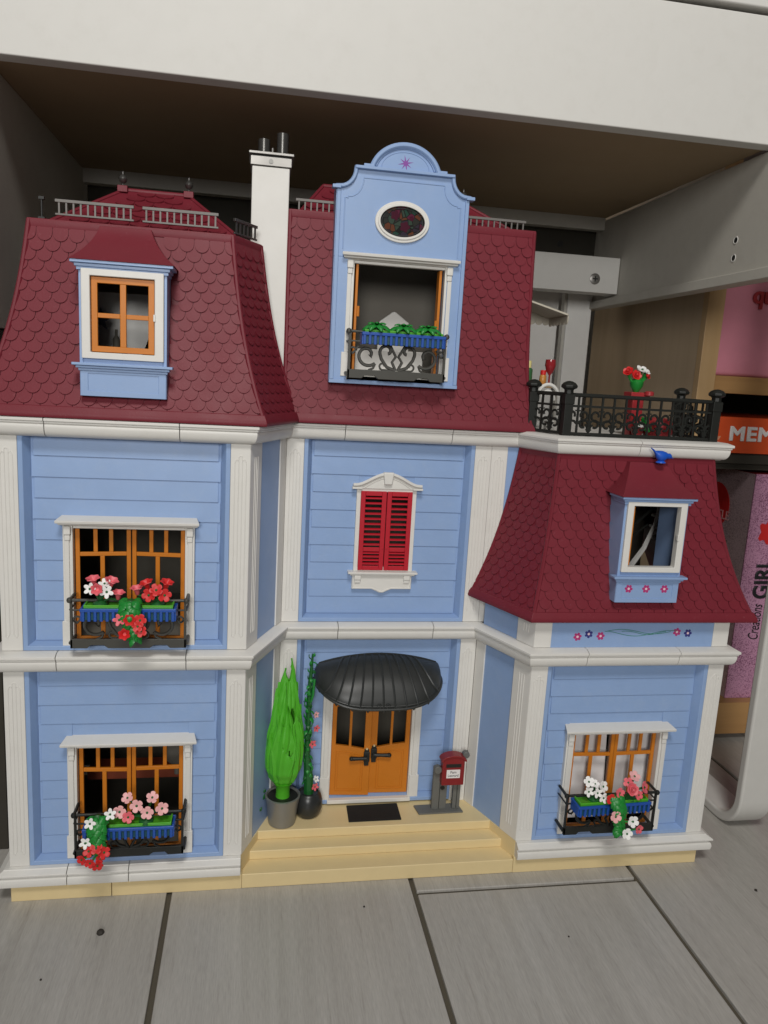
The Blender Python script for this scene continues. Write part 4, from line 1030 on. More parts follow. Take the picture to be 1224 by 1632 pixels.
# ------------------------------------------------------------------ balcony railings
def spiral(cx_, cz_, r0, r1, a0, a1, n=26):
    return [(cx_ + (r0 + (r1 - r0) * k / n) * math.cos(a0 + (a1 - a0) * k / n), cz_ + (r0 + (r1 - r0) * k / n) * math.sin(a0 + (a1 - a0) * k / n)) for k in range(n + 1)]
def balcony(x0, x1, zb, yb, yw, parent, mat, dep=1.0):
    """x0..x1 front, zb foot, yb the front plane, yw the wall plane"""
    L = x1 - x0; ht = 4.95; c = (x0 + x1) / 2
    mb = MB()
    # foot with two notches
    foot = [(x0, zb), (x0 + 1.6, zb), (x0 + 1.9, zb + 0.32), (c - 2.4, zb + 0.32), (c - 2.0, zb), (c + 2.0, zb), (c + 2.4, zb + 0.32), (x1 - 1.9, zb + 0.32), (x1 - 1.6, zb), (x1, zb), (x1, zb + 0.95), (x0, zb + 0.95)]
    mb.prism(foot, yb, yb + 0.35)
    mb.tube([(x0 - 0.1, yb + 0.15, zb + ht), (x1 + 0.1, yb + 0.15, zb + ht)], 0.17, 8)
    mb.box(x0, x1, yb + 0.06, yb + 0.24, zb + ht - 1.1, zb + ht - 0.92)
    mb.box(x0, x0 + 0.25, yb, yb + 0.3, zb, zb + ht).box(x1 - 0.25, x1, yb, yb + 0.3, zb, zb + ht)
    b = part('balcony_railing', mb, mat, parent, bevel=0.05)
    for xx in (x0, x1):
        for (dz, rr_) in ((ht, 0.17), (0.5, 0.2), (ht - 1.0, 0.1)): part('side_bar', MB().tube([(xx, yb + 0.2, zb + dz), (xx, yw, zb + dz)], rr_, 8), mat, b)
        part('end_knob', MB().lathe([(0.02, -0.32), (0.24, -0.2), (0.3, 0), (0.24, 0.2), (0.02, 0.32)], (xx, yb + 0.1, zb + ht), 12), mat, b)
    Y_ = yb + 0.15
    for s in (-1, 1):
        fx = lambda P: [(c + s * p[0], Y_, zb + p[1]) for p in P]
        part('scroll', MB().tube(fx(spiral(3.3, 2.55, 1.25, 0.35, -0.75 * PI, 1.15 * PI)), [0.18] * 26 + [0.32], 6), mat, b)
        for (pp, r_) in (([(3.3 - 0.9, 1.65), (2.6, 1.15), (3.1, 0.9)], 0.13), ([(4.3, 3.4), (4.9, 2.6), (5.3, 2.9)], 0.11), (spiral(4.95, 2.9, 0.45, 0.2, PI, -0.6 * PI, 12), 0.11)):
            part('scroll', MB().tube(fx(pp), r_, 6), mat, b)
        part('scroll', MB().tube(fx([(0.15, 1.0), (1.1, 1.35), (1.75, 2.2)] + spiral(1.15, 3.0, 0.85, 0.25, -0.2 * PI, 1.35 * PI)), 0.18, 6), mat, b)
        part('scroll', MB().tube(fx([(0.1, 1.0), (0.55, 1.9), (0.15, 2.5), (0.5, 3.1), (1.0, 3.95)]), 0.16, 6), mat, b)
        part('scroll', MB().tube(fx([(0.2, 1.0)] + spiral(1.55, 1.45, 0.45, 0.15, -0.6 * PI, 1.1 * PI, 14)), 0.11, 6), mat, b)
    return b
balcony(6.95, 18.1, 29.0, -2.0, 0.3, wnU, IRON)
balcony(6.95, 18.0, 5.85, -2.0, 0.3, wnL, BLACK)
balcony(61.0, 72.3, 5.75, -2.0, 0.3, wnR, BLACK)
balcony(34.1, 44.9, 56.85, 5.5, YG, wT, IRON)

# ------------------------------------------------------------------ terrace railing
def terrace():
    r = part('terrace_railing', MB().box(58.5, 77.2, 3.5, 3.56, 51.83, 51.9), BLACK, house, label='black scrolled terrace railing with four posts')
    posts = [(56.35, 8.2), (58.75, 3.6), (76.9, 3.8), (77.0, 11.5)]
    z0, z1 = Z5 - 0.05, 57.0
    for (x, y) in posts:
        part('post', MB().box(x - 0.5, x + 0.5, y - 0.5, y + 0.5, z0, 55.9).box(x - 0.58, x + 0.58, y - 0.58, y + 0.58, 55.3, 56.4)
             .lathe([(0.55, 56.4), (0.55, 56.9), (0.95, 57.1), (0.98, 57.35), (0.7, 57.65), (0.35, 57.8), (0.05, 57.85)], (x, y, 0), 8), BLACK, r, bevel=0.06)
    def run(p, q, n, inset=0.45):
        M, L = frame(p, q)
        part('rail', MB(M).tube([(0, 0, 56.35), (L, 0, 56.35)], 0.24, 8), BLACK, r)
        part('rail', MB(M).box(0, L, -0.12, 0.12, 55.0, 55.25), BLACK, r)
        part('rail', MB(M).box(0, L, -0.2, 0.2, 51.9, 52.2), BLACK, r)
        for k in range(n):
            x = L * (k + 0.6) / n
            part('baluster', MB(M).box(x - 0.11, x + 0.11, -0.1, 0.1, 52.2, 56.2), BLACK, r)
            up = k % 2 == 0
            for s in (-1, 1):
                if up: P = [(x + s * 0.1, 0, 53.2), (x + s * 0.35, 0, 53.45)] + [(a, 0, b) for a, b in [(x + s * (p_[0]), p_[1]) for p_ in spiral(0.66, 54.1, 0.6, 0.3, -0.5 * PI, 1.15 * PI, 16)]]
                else: P = [(x + s * 0.1, 0, 52.3), (x + s * 0.15, 0, 52.6)] + [(x + s * p_[0], 0, p_[1]) for p_ in spiral(0.72, 53.15, 0.55, 0.28, -0.85 * PI, -0.85 * PI + 0, 1)] + [(x + s * p_[0], 0, p_[1]) for p_ in spiral(0.68, 53.1, 0.58, 0.3, 1.0 * PI, -0.65 * PI, 16)]
                part('scroll', MB(M).tube(P, 0.14, 6), BLACK, r)
            part('collar', MB(M).box(x - 0.3, x + 0.3, -0.14, 0.14, 54.55 if up else 52.45, 54.7 if up else 52.6), BLACK, r)
    run((56.7, 7.6), (58.6, 4.2), 3)
    run((59.2, 3.6), (76.4, 3.8), 12)
    run((76.95, 4.3), (77.0, 11.0), 5)
terrace()

# ------------------------------------------------------------------ flowers and leaves
def orient(pos, d, roll=0.0, s=1.0):
    q = Vector(d).normalized().to_track_quat('Z', 'Y')
    return Matrix.Translation(pos) @ q.to_matrix().to_4x4() @ Matrix.Rotation(roll, 4, 'Z') @ Matrix.Scale(s, 4)
FM = {}
def flower_mesh(kind):
    """unit radius flower facing +z"""
    mb = MB(); N = 40
    def petal(a, k, depth, sharp):
        c = abs(math.cos(k * a / 2)); return (1 - depth) + depth * (c ** sharp)
    if kind == 'bell':
        prof = [(0.16, -1.15), (0.34, -0.95), (0.42, -0.4), (0.55, 0.0), (0.98, 0.22), (0.9, 0.30), (0.45, 0.02), (0.3, -0.4)]
        mb.lathe(prof, (0, 0, 0), 30, None, lambda a, z: 1.0 + (0.13 * math.cos(6 * a) if z > 0.1 else 0.0))
    else:
        k, depth, sharp, cup = {'daisy': (5, 0.36, 0.36, 0.2), 'star': (5, 0.50, 0.95, 0.2), 'rose': (6, 0.18, 0.5, 0.35)}[kind]
        rings = [(0.0, 0.0, 0), (0.25, 0.0, 1), (0.6, 0.0, 2), (0.9, 0.0, 3), (1.0, 0.0, 4), (0.96, 0, 5), (0.5, 0, 6), (0.15, 0, 7)]
        vs = []; 
        for (r, _, i) in rings:
            for j in range(N):
                a = 2 * PI * j / N; R0 = petal(a, k, depth, sharp) if r > 0.3 else 1
                rr = max(0.01, r * R0); z = cup * rr * rr * 1.2
                if i in (2, 3): z += 0.05 * (R0)
                if i >= 5: z -= 0.17
                vs.append((rr * math.cos(a), rr * math.sin(a), z))
        fs = [(i * N + j, i * N + (j + 1) % N, (i + 1) * N + (j + 1) % N, (i + 1) * N + j) for i in range(len(rings) - 1) for j in range(N)]
        mb.add(vs, [tuple(reversed(f)) for f in fs]); mb.f = [tuple(reversed(f)) for f in mb.f]
        if kind == 'rose':
            for (r, h, ph) in ((0.62, 0.36, 0.3), (0.38, 0.48, 1.0)):
                mb.lathe([(r * 0.7, 0.0), (r, h * 0.6), (r * 0.95, h), (r * 0.8, h), (r * 0.7, h * 0.4)], (0, 0, 0.1), 24, None, lambda a, z, ph=ph: 1 + 0.12 * math.cos(3 * a + ph))
            mb.lathe([(0.15, 0), (0.2, 0.55), (0.02, 0.6)], (0, 0, 0.1), 12)
    return mb
def flower(pos, d, r, kind, mat, parent):
    key = (kind, mat.name)
    if key not in FM: FM[key] = flower_mesh(kind).mesh('flower', mat, True, 50)
    roll = random.uniform(0, 6.28)
    o = link('flower', FM[key], parent, orient(pos, d, roll, r))
    if kind in ('daisy', 'star'):
        if 'cen' not in FM: FM['cen'] = MB().lathe([(0.02, 0.0), (0.17, 0.0), (0.19, 0.1), (0.1, 0.2), (0.02, 0.2)], (0, 0, 0), 10).mesh('flower_centre', DGREEN, True, 50)
        c = link('flower_centre', FM['cen'], o, orient(pos, d, roll, r))
    return o
def leaf_mesh():
    N = 7; vs = []; 
    for i in range(N + 1):
        t = i / N; wv = 0.34 * math.sin(PI * min(1, t * 0.93 + 0.04)) ** 0.75 * (1 - 0.3 * t); z = 0.18 * math.sin(t * PI) - 0.12 * t * t
        for (s, dz) in ((-1, -0.04), (0, 0.06), (1, -0.04)): vs.append((t, s * wv, z + dz))
    for i in range(N + 1):
        t = i / N; wv = 0.32 * math.sin(PI * min(1, t * 0.93 + 0.04)) ** 0.75 * (1 - 0.3 * t); z = 0.18 * math.sin(t * PI) - 0.12 * t * t
        for (s, dz) in ((-1, -0.10), (0, -0.06), (1, -0.10)): vs.append((t, s * wv, z + dz))
    fs = []; K = 3 * (N + 1)
    for i in range(N):
        for c in (0, 1):
            a = i * 3 + c; fs.append((a, a + 3, a + 4, a + 1)); fs.append((K + a, K + a + 1, K + a + 4, K + a + 3))
        fs.append((i * 3, K + i * 3, K + i * 3 + 3, i * 3 + 3)); fs.append((i * 3 + 2, i * 3 + 5, K + i * 3 + 5, K + i * 3 + 2))
    fs += [(0, 1, 2, K + 2, K + 1, K)]; e = 3 * N; fs += [(e, K + e, K + e + 1, K + e + 2, e + 2, e + 1)]
    return MB().add(vs, fs)
LEAF = {}
def leaf(pos, d, up, s, mat, parent):
    if mat.name not in LEAF: LEAF[mat.name] = leaf_mesh().mesh('leaf', mat, True, 60)
    x = Vector(d).normalized(); z = Vector(up); z = (z - x * z.dot(x)).normalized(); y = z.cross(x)
    M = Matrix(((x.x, y.x, z.x, pos[0]), (x.y, y.y, z.y, pos[1]), (x.z, y.z, z.z, pos[2]), (0, 0, 0, 1))) @ Matrix.Scale(s, 4)
    return link('leaf', LEAF[mat.name], parent, M)

def flower_box(x0, x1, zt, yf, depth, label, rot=0.0):
    """blue trough hooked on a railing: ribs, rim and the green tray inside"""
    cx_ = (x0 + x1) / 2; yb = yf + depth; h = 1.3
    t = thing('flower_box', label, 'flower box', (cx_, yf + depth / 2, zt - h), 'blue flower boxes hooked on the balcony railings')
    M = Matrix.Translation((cx_, yf + depth / 2, 0)) @ Matrix.Rotation(rot, 4, 'Z') @ Matrix.Translation((-cx_, -(yf + depth / 2), 0))
    mb = MB(M)
    mb.ring([(x0, yf), (x1, yf), (x1, yb), (x0, yb)], [(x0 + 0.22, yf + 0.22), (x1 - 0.22, yf + 0.22), (x1 - 0.22, yb - 0.22), (x0 + 0.22, yb - 0.22)], 0, 1)
    # ring works in x,z: remap to a flat rim
    mb = MB(M)
    mb.box(x0, x1, yf, yf + 0.25, zt - 0.35, zt).box(x0, x1, yb - 0.25, yb, zt - 0.35, zt).box(x0, x0 + 0.25, yf + .25, yb - .25, zt - 0.35, zt).box(x1 - 0.25, x1, yf + .25, yb - .25, zt - 0.35, zt)
    part('trough_rim', mb, PBLUE, t, bevel=0.08)
    s = 0.12
    part('trough', MB(M).box(x0 + s + 0.14, x1 - s - 0.14, yf + s + 0.1, yb - s - 0.1, zt - h + 0.08, zt - 0.34), plastic('trough_inner', (0.006, 0.06, 0.09), 0.5) if 'trough_inner' not in MATS else MATS['trough_inner'], t, bevel=0.05)
    n = 16
    for k in range(n):
        x = x0 + 0.3 + (x1 - x0 - 0.6) * k / (n - 1)
        part('trough_rib', MB(M).box(x - 0.15, x + 0.15, yf + 0.03, yf + 0.3, zt - h, zt - 0.3), PBLUE, t, bevel=0.05, segs=1)
    for xx in (x0 + 0.02, x1 - 0.27):
        part('trough_end', MB(M).box(xx, xx + 0.25, yf + 0.2, yb - 0.1, zt - h, zt - 0.34), PBLUE, t, bevel=0.04)
    # tray
    part('tray', MB(M).box(x0 + 0.3, x1 - 0.3, yf + 0.28, yb - 0.28, zt - 0.5, zt + 0.12), SOIL, t, bevel=0.06)
    part('tray_rim', MB(M).box(x0 + 0.3, x1 - 0.3, yf + 0.28, yf + 0.45, zt + 0.1, zt + 0.28).box(x0 + 0.3, x0 + 0.47, yf + 0.45, yb - 0.28, zt + 0.1, zt + 0.28).box(x1 - 0.47, x1 - 0.3, yf + 0.45, yb - 0.28, zt + 0.1, zt + 0.28), LIME, t, bevel=0.05)
    return t
def bunch(name, label, base, flowers, group='flower bunches in the balcony boxes'):
    """flowers: (x,y,z,kind,mat,r,dir)"""
    t = thing(name, label, 'flowers', base, group)
    part('foot', MB().lathe([(0.75, 0.0), (0.7, 0.28), (0.4, 0.5), (0.2, 0.6)], base, 14), DGREEN, t)
    b = Vector(base) + Vector((0, 0, 0.4))
    for (x, y, z, kd, m, r, d) in flowers:
        p = Vector((x, y, z)); dd = Vector(d).normalized(); e = p - dd * (1.1 * r if kd == 'bell' else 0.1)
        mid = b.lerp(e, 0.5) + Vector((0, 0.1, 0.15))
        part('stem', MB().tube([b, mid, e], 0.13, 6), DGREEN, t)
        flower((x, y, z), d, r, kd, m, t)
    return t
def trailing(label, path, wid, flowers, n=64):
    t = thing('trailing_plant', label, 'plant', path[0], 'green trailing plants hanging over the flower boxes')
    core = MB(); N = 12
    def at(u):
        k = u * (len(path) - 1); i = min(int(k), len(path) - 2); return Vector(path[i]).lerp(Vector(path[i + 1]), k - i)
    ws = [wid * (0.6 + 0.4 * math.sin(PI * min(1, (u / 12) * 1.3))) * (1 - 0.55 * u / 12) for u in range(13)]
    core.tube([at(0.12 + 0.85 * u / 12) for u in range(13)], [w_ * 0.5 for w_ in ws], 10)
    part('runner', core, DGREEN, t)
    for k in range(n):
        u = k / (n - 1) * 0.97; p = at(u); w_ = wid * (0.6 + 0.4 * math.sin(PI * min(1, u * 1.3))) * (1 - 0.55 * u)
        a = (k * 2.399) % (2 * PI)
        sd = math.cos(a); fr_ = abs(math.sin(a)) * 0.7 + 0.15
        pos = p + Vector((sd * w_ * 0.5, -fr_ * w_ * 0.55, 0.15))
        d = Vector((sd * 0.95 + random.uniform(-.25, .25), -0.45, -0.62 if u > 0.16 else random.uniform(-0.1, 0.2)))
        leaf(pos - d.normalized() * 0.25, d, (sd * 0.35, -0.75, 0.8), random.uniform(0.85, 1.12), GREEN, t)
    for (x, y, z, kd, m, r, d) in flowers:
        e = Vector((x, y, z)); c = min((at(q / 20) for q in range(21)), key=lambda v: (v - e).length)
        part('stem', MB().tube([c, c.lerp(e, 0.5) + Vector((0, -0.2, 0)), e - Vector(d).normalized() * (0.9 * r if kd == 'bell' else 0.08)], 0.11, 6), GREEN, t)
        flower((x, y, z), d, r, kd, m, t)
    return t
F = (0.0, -1.0, 0.25)
# upper left box
flower_box(8.25, 17.25, 33.65, -3.75, 2.2, 'blue flower box on the upper left balcony with green tray')
bunch('flower_bunch', 'white stars and pink trumpet flowers at the left end of the upper left box', (10.0, -2.7, 33.7),
      [(9.37, -2.8, 36.35, 'bell', CORAL, 0.66, (-.1, -.2, 1)), (11.08, -2.8, 36.2, 'bell', CORAL, 0.66, (.3, -.25, 1)), (11.73, -2.9, 35.0, 'bell', CORAL, 0.62, (.1, -.15, 1)),
       (9.14, -3.2, 35.5, 'star', WHITEF, 0.62, (-.2, -1, .3)), (10.44, -2.9, 35.95, 'star', WHITEF, 0.6, (0, -.6, .8)), (10.7, -3.3, 35.25, 'star', WHITEF, 0.66, (.1, -1, .2)), (9.83, -3.5, 35.55, 'bell', CORAL, 0.56, (0, -1, .2))])
bunch('flower_bunch', 'mostly red flowers at the right end of the upper left flower box', (15.4, -2.7, 33.7),
      [(14.32, -2.8, 36.0, 'bell', REDF, 0.66, (-.3, -.2, 1)), (16.27, -2.8, 36.05, 'bell', REDF, 0.66, (.25, -.2, 1)), (14.63, -3.3, 34.95, 'daisy', REDF, 0.68, (-.2, -1, .1)), (15.33, -3.3, 35.45, 'daisy', REDF, 0.66, (0, -.8, .5)), (16.11, -3.3, 34.95, 'daisy', REDF, 0.68, (.2, -1, .1)), (13.42, -2.8, 35.45, 'bell', CORAL, 0.62, (-.1, -.15, 1))])
trailing('green trailing plant with red flowers over the middle of the upper left box', [(13.0, -2.9, 34.2), (13.0, -3.9, 34.3), (13.0, -4.4, 33.2), (13.3, -4.35, 32.0), (13.5, -4.1, 30.4)], 1.35,
         [(12.11, -4.9, 32.95, 'star', CORAL, 0.6, F), (13.1, -5.1, 33.0, 'bell', REDF, 0.56, F), (14.05, -5.0, 32.95, 'daisy', REDF, 0.62, F), (14.12, -5.0, 31.85, 'daisy', REDF, 0.58, F), (12.58, -4.9, 31.5, 'bell', REDF, 0.55, F), (13.85, -5.2, 32.4, 'daisy', REDF, 0.55, F)])
# lower left box
flower_box(8.1, 17.2, 10.25, -3.75, 2.2, 'blue flower box on the lower left balcony, its left end covered by leaves')
bunch('flower_bunch', 'six pale pink daisies and one coral daisy in the lower left box', (14.3, -2.8, 10.3),
      [(12.48, -3.0, 13.2, 'daisy', PINKF, 0.6, (-.2, -.7, .7)), (13.41, -3.2, 12.4, 'daisy', PINKF, 0.68, F), (11.72, -3.2, 11.8, 'daisy', PINKF, 0.68, F), (14.93, -3.0, 13.15, 'daisy', PINKF, 0.62, (.1, -.7, .7)), (14.46, -3.3, 11.65, 'daisy', PINKF, 0.68, F), (15.93, -3.2, 12.0, 'daisy', PINKF, 0.68, (.2, -1, .3)), (12.61, -3.5, 11.35, 'daisy', CORAL, 0.62, F)])
trailing('green trailing plant with red cluster at the left end of the lower left box', [(9.6, -3.0, 10.8), (9.7, -3.8, 11.6), (9.7, -4.3, 10.6), (9.8, -4.4, 9.4), (10.0, -4.3, 8.3)], 1.35,
         [(9.13, -4.7, 11.55, 'star', WHITEF, 0.6, F), (10.95, -4.0, 12.05, 'star', WHITEF, 0.6, (.1, -.9, .5)), (8.7, -4.9, 9.55, 'star', WHITEF, 0.6, F),
          (9.05, -5.0, 8.7, 'daisy', REDF, 0.6, (-.2, -1, .4)), (9.78, -5.1, 9.05, 'daisy', REDF, 0.62, (0, -.8, .7)), (10.5, -5.0, 8.5, 'daisy', REDF, 0.62, (.4, -1, .3)), (8.35, -5.0, 7.8, 'daisy', REDF, 0.55, (-.5, -1, -.1)), (9.19, -5.2, 7.5, 'daisy', REDF, 0.55, (-.1, -1, -.1)), (9.87, -5.1, 7.1, 'daisy', REDF, 0.58, (.2, -1, -.3)), (10.1, -5.0, 7.8, 'daisy', REDF, 0.5, (.5, -.9, 0))])
# right box
flower_box(61.6, 70.75, 10.45, -3.7, 2.2, 'blue flower box on the lower right balcony, tilted a little', rot=0.05)
bunch('flower_bunch', 'five white flowers at the left end of the lower right box', (64.0, -2.6, 10.5),
      [(62.95, -3.0, 13.05, 'daisy', WHITEF, 0.62, (-.2, -.8, .6)), (64.75, -3.0, 12.4, 'daisy', WHITEF, 0.66, (.4, -.8, .4)), (62.96, -3.2, 11.95, 'star', WHITEF, 0.62, F), (64.0, -3.3, 11.8, 'star', WHITEF, 0.6, F), (64.75, -3.4, 11.2, 'star', WHITEF, 0.62, F), (63.8, -2.9, 12.7, 'daisy', WHITEF, 0.5, (0, -.6, .8))])
bunch('flower_bunch', 'coral rose with pink and coral flowers at the right end of the lower right box', (68.4, -2.6, 10.5),
      [(67.7, -3.2, 12.9, 'daisy', CORAL, 0.6, (-.4, -.8, .4)), (69.75, -3.2, 12.2, 'daisy', CORAL, 0.72, (.8, -.8, .4)), (69.0, -3.5, 11.45, 'daisy', CORAL, 0.55, (.2, -1, .2)), (67.95, -3.7, 12.35, 'rose', CORAL, 0.72, (0, -1, .3)), (68.6, -2.8, 13.4, 'daisy', PINKF, 0.68, (.1, -.6, .9))])
trailing('green trailing plant with white, pink and coral flowers over the lower right box', [(66.1, -2.9, 11.0), (66.1, -3.8, 11.5), (66.3, -4.3, 10.4), (66.35, -4.4, 9.0), (66.6, -4.2, 7.0)], 1.15,
         [(66.4, -3.9, 12.05, 'daisy', CORAL, 0.6, (.2, -1, .4)), (65.3, -4.1, 11.45, 'daisy', REDF, 0.62, F), (65.66, -4.9, 9.75, 'daisy', PINKF, 0.68, F), (67.85, -4.9, 9.05, 'daisy', WHITEF, 0.68, F), (67.3, -4.9, 7.55, 'daisy', WHITEF, 0.66, F), (68.7, -4.9, 8.05, 'daisy', CORAL, 0.56, (.3, -1, 0))])
# top box with three leaf rosettes
flower_box(35.35, 44.5, 61.75, 4.1, 2.1, 'blue flower box on the top balcony holding only green leaf rosettes')
for (x, z, lb) in ((37.0, 62.15, 'left green leaf rosette in the top flower box'), (39.9, 62.15, 'middle green leaf rosette in the top flower box, under the white chair back'), (42.6, 62.1, 'right green leaf rosette in the top flower box')):
    t = thing('leaf_rosette', lb, 'plant', (x, 5.1, 61.9), 'leaf rosettes in the top flower box')
    part('foot', MB().lathe([(0.45, 61.85), (0.4, 62.2), (0.15, 62.4)], (x, 5.1, 0), 10), DGREEN, t)
    for ringn, (n_, tilt, s) in enumerate(((9, -0.12, 1.5), (6, 0.35, 0.95))):
        for k in range(n_):
            a = 2 * PI * (k + 0.4 * ringn) / n_
            leaf((x + 0.1 * math.cos(a), 5.1 + 0.1 * math.sin(a), 62.35 + 0.12 * ringn), (math.cos(a), math.sin(a) * 0.8, tilt), (0, -0.2, 1), s, GREEN, t)

# ------------------------------------------------------------------ potted plants on the porch
def pot(x, y, z, prof, mat, parent):
    part('pot', MB().lathe(prof, (x, y, z), 32), mat, parent)
px_, py_ = 28.75, 6.0
t = thing('potted_bush', 'tall bright green flame shaped bush in a silver grey pot on the porch', 'plant', (px_, py_, Z1))
pot(px_, py_, Z1, [(1.45, 0.02), (1.6, 0.1), (1.9, 2.6), (2.05, 3.3), (2.1, 3.6), (1.9, 3.65), (1.8, 3.4)], POTG, t)
part('soil', MB().lathe([(1.84, 3.1), (1.84, 3.42), (0.02, 3.42)], (px_, py_, Z1), 24), BLACK, t)
part('trunk', MB().lathe([(0.85, 3.4), (0.8, 3.9), (0.85, 4.8), (1.2, 5.3)], (px_, py_, Z1), 16), LIME, t)
bm = MB(); NA, NZ = 72, 60; vs = []
def brad(u):   # radius against height 0..1
    pts = [(0, 0.95), (0.06, 1.5), (0.15, 1.95), (0.28, 2.08), (0.42, 1.95), (0.6, 1.5), (0.75, 1.15), (0.88, 0.85), (1.0, 0.6)]
    for (a, b), (c, d) in zip(pts, pts[1:]):
        if a <= u <= c: k = (u - a) / (c - a); k = k * k * (3 - 2 * k); return b + (d - b) * k
    return 0.5
for j in range(NZ + 1):
    for i in range(NA):
        a = 2 * PI * i / NA
        hmax = 13.2 + 2.3 * max(0, math.cos(a - 0.15)) ** 4 + 1.6 * max(0, math.cos(a - PI * 1.02)) ** 5 + 0.25 * math.cos(3 * a)
        u = j / NZ; z = 0.2 + u * hmax
        r = brad(u) * (1 + 0.13 * (abs(math.sin(5.5 * a + 2.2 * math.sin(3.1 * u + 1.0))) ** 0.7 - 0.5) + 0.05 * (abs(math.sin(9 * a - 4 * u)) - 0.5))
        sx = 0.35 * u
        tp = (max(0, u - 0.8) / 0.2) ** 2 * 0.35
        vs.append((px_ + sx * 0.5 + r * (1 - tp) * math.cos(a), py_ + r * (1 - tp) * math.sin(a) * 0.8, Z1 + 4.8 + z))
fs = []
holes = [(-1.75, 0.64, 0.06, 0.03), (-1.78, 0.40, 0.07, 0.035), (-1.12, 0.33, 0.13, 0.03), (-0.95, 0.68, 0.16, 0.075), (-1.35, 0.36, 0.05, 0.02)]
for j in range(NZ):
    for i in range(NA):
        a = 2 * PI * (i + 0.5) / NA; a = a - 2 * PI if a > PI else a; u = (j + 0.5) / NZ
        if any(((a - h[0] - (u - h[1]) * 1.6 * (1 if h[1] < .35 else -.5)) / (h[2] * 1.1)) ** 2 + ((u - h[1]) / h[3]) ** 2 < 1 for h in holes): continue
        fs.append((j * NA + i, j * NA + (i + 1) % NA, (j + 1) * NA + (i + 1) % NA, (j + 1) * NA + i))
bm.add(vs, fs)
bo = part('foliage', bm, LIME, t, angle=60)
so = bo.modifiers.new('thickness', 'SOLIDIFY'); so.thickness = 0.18; so.offset = -1

def bpt(a, u, off):
    hmax = 13.2 + 2.3 * max(0, math.cos(a - 0.15)) ** 4 + 1.6 * max(0, math.cos(a - PI * 1.02)) ** 5
    r = brad(min(1, u)) * (1 - (max(0, u - 0.8) / 0.2) ** 2 * 0.35) + off
    return Vector((px_ + 0.175 * u + r * math.cos(a), py_ + r * 0.8 * math.sin(a), Z1 + 5.0 + u * hmax))
for k in range(34):
    a0 = -PI + 2 * PI * ((k * 0.382) % 1.0); u0 = 0.02 + 0.60 * (k / 33); L_ = random.uniform(0.26, 0.42); tw = random.uniform(-0.45, 0.45); wd_ = random.uniform(0.16, 0.24)
    if u0 + L_ > 0.98: L_ = 0.98 - u0
    vs = []; N_ = 9
    for q in range(N_ + 1):
        t_ = q / N_; ww = wd_ * (math.sin(PI * min(1, t_ * 0.8 + 0.12)) ** 0.8) * (1.0 - 0.75 * max(0, t_ - 0.6) / 0.4)
        ac = a0 + tw * t_ + 0.1 * math.sin(3 * t_); uu = u0 + L_ * t_; of = 0.10 + 0.22 * max(0, t_ - 0.55)
        vs += [bpt(ac - ww, uu, of - 0.10), bpt(ac, uu, of + 0.12), bpt(ac + ww, uu, of - 0.10), bpt(ac, uu, of - 0.22)]
    fs_ = [(q * 4 + c, q * 4 + (c + 1) % 4, q * 4 + 4 + (c + 1) % 4, q * 4 + 4 + c) for q in range(N_) for c in range(4)] + [(3, 2, 1, 0), tuple(N_ * 4 + c for c in range(4))]
    part('blade', MB().add(vs, fs_), LIME, t, angle=50)

vx, vy = 31.95, 7.35
t = thing('potted_vine', 'thin dark green climbing vine with coral blossoms in a round black pot', 'plant', (vx, vy, Z1))
pot(vx, vy, Z1, [(1.1, 0.02), (1.4, 0.3), (1.72, 1.2), (1.72, 2.0), (1.45, 2.9), (1.2, 3.1), (1.1, 2.9)], POTB, t)
vine = [(vx, vy, Z1 + 2.5), (31.85, 7.4, 9), (31.55, 7.5, 12), (31.6, 7.5, 15), (31.55, 7.5, 18), (31.6, 7.5, 21), (31.8, 7.5, 24.6)]
part('stem', MB().tube(vine, [0.62, 0.6, 0.38, 0.3, 0.3, 0.25, 0.12], 8), DGREEN, t)
for k in range(66):
    u = k / 65 * 5.9; i = min(5, int(u)); p = Vector(vine[i]).lerp(Vector(vine[i + 1]), u - i)
    a = k * 2.4; d = Vector((math.cos(a) * 0.6, math.sin(a) * 0.45 - 0.2, 0.9 if k % 3 else -0.4))
    leaf(p + Vector((math.cos(a) * 0.12, math.sin(a) * 0.1, 0)), d, (math.cos(a), math.sin(a) - 0.4, 0.1), random.uniform(0.7, 0.95) * (0.8 if u > 4.5 else 1), GREEN if k % 4 else DGREEN, t)
part('side_shoot', MB().tube([(31.6, 7.5, 18), (32.0, 7.3, 19.5), (32.1, 7.3, 21.5)], 0.16, 6), GREEN, t)
for (x, y, z, m, r, d) in ((32.45, 7.1, 17.1, PINKF, 0.42, (.8, -1, .2)), (32.55, 7.1, 15.35, CORAL, 0.46, (.6, -1, 0)), (32.15, 7.0, 13.4, CORAL, 0.5, (.5, -1, .1)), (32.75, 7.1, 8.75, WHITEF, 0.45, (.5, -.6, .5)), (32.65, 7.0, 7.8, CORAL, 0.5, (.5, -1, .1))):
    flower((x, y, z), d, r, 'star', m, t)
t = thing('creeping_sprig', 'small dark leafy sprig leaning on the slanting wall left of the silver pot', 'plant', (25.5, 4.6, Z1))
sp = [(25.4, 4.7, Z1 + 0.1), (25.9, 5.3, Z1 + 2.2), (26.6, 6.6, Z1 + 4.2)]
part('stem', MB().tube(sp, [0.12, 0.12, 0.08], 6), DGREEN, t)
for k in range(12):
    u = k / 11 * 1.95; i = min(1, int(u)); p = Vector(sp[i]).lerp(Vector(sp[i + 1]), u - i)
    leaf(p, (math.cos(k * 2.4) * .5, math.sin(k * 2.4) * .5, 0.5), (0.5, -1, 0), 0.8, DGREEN, t)

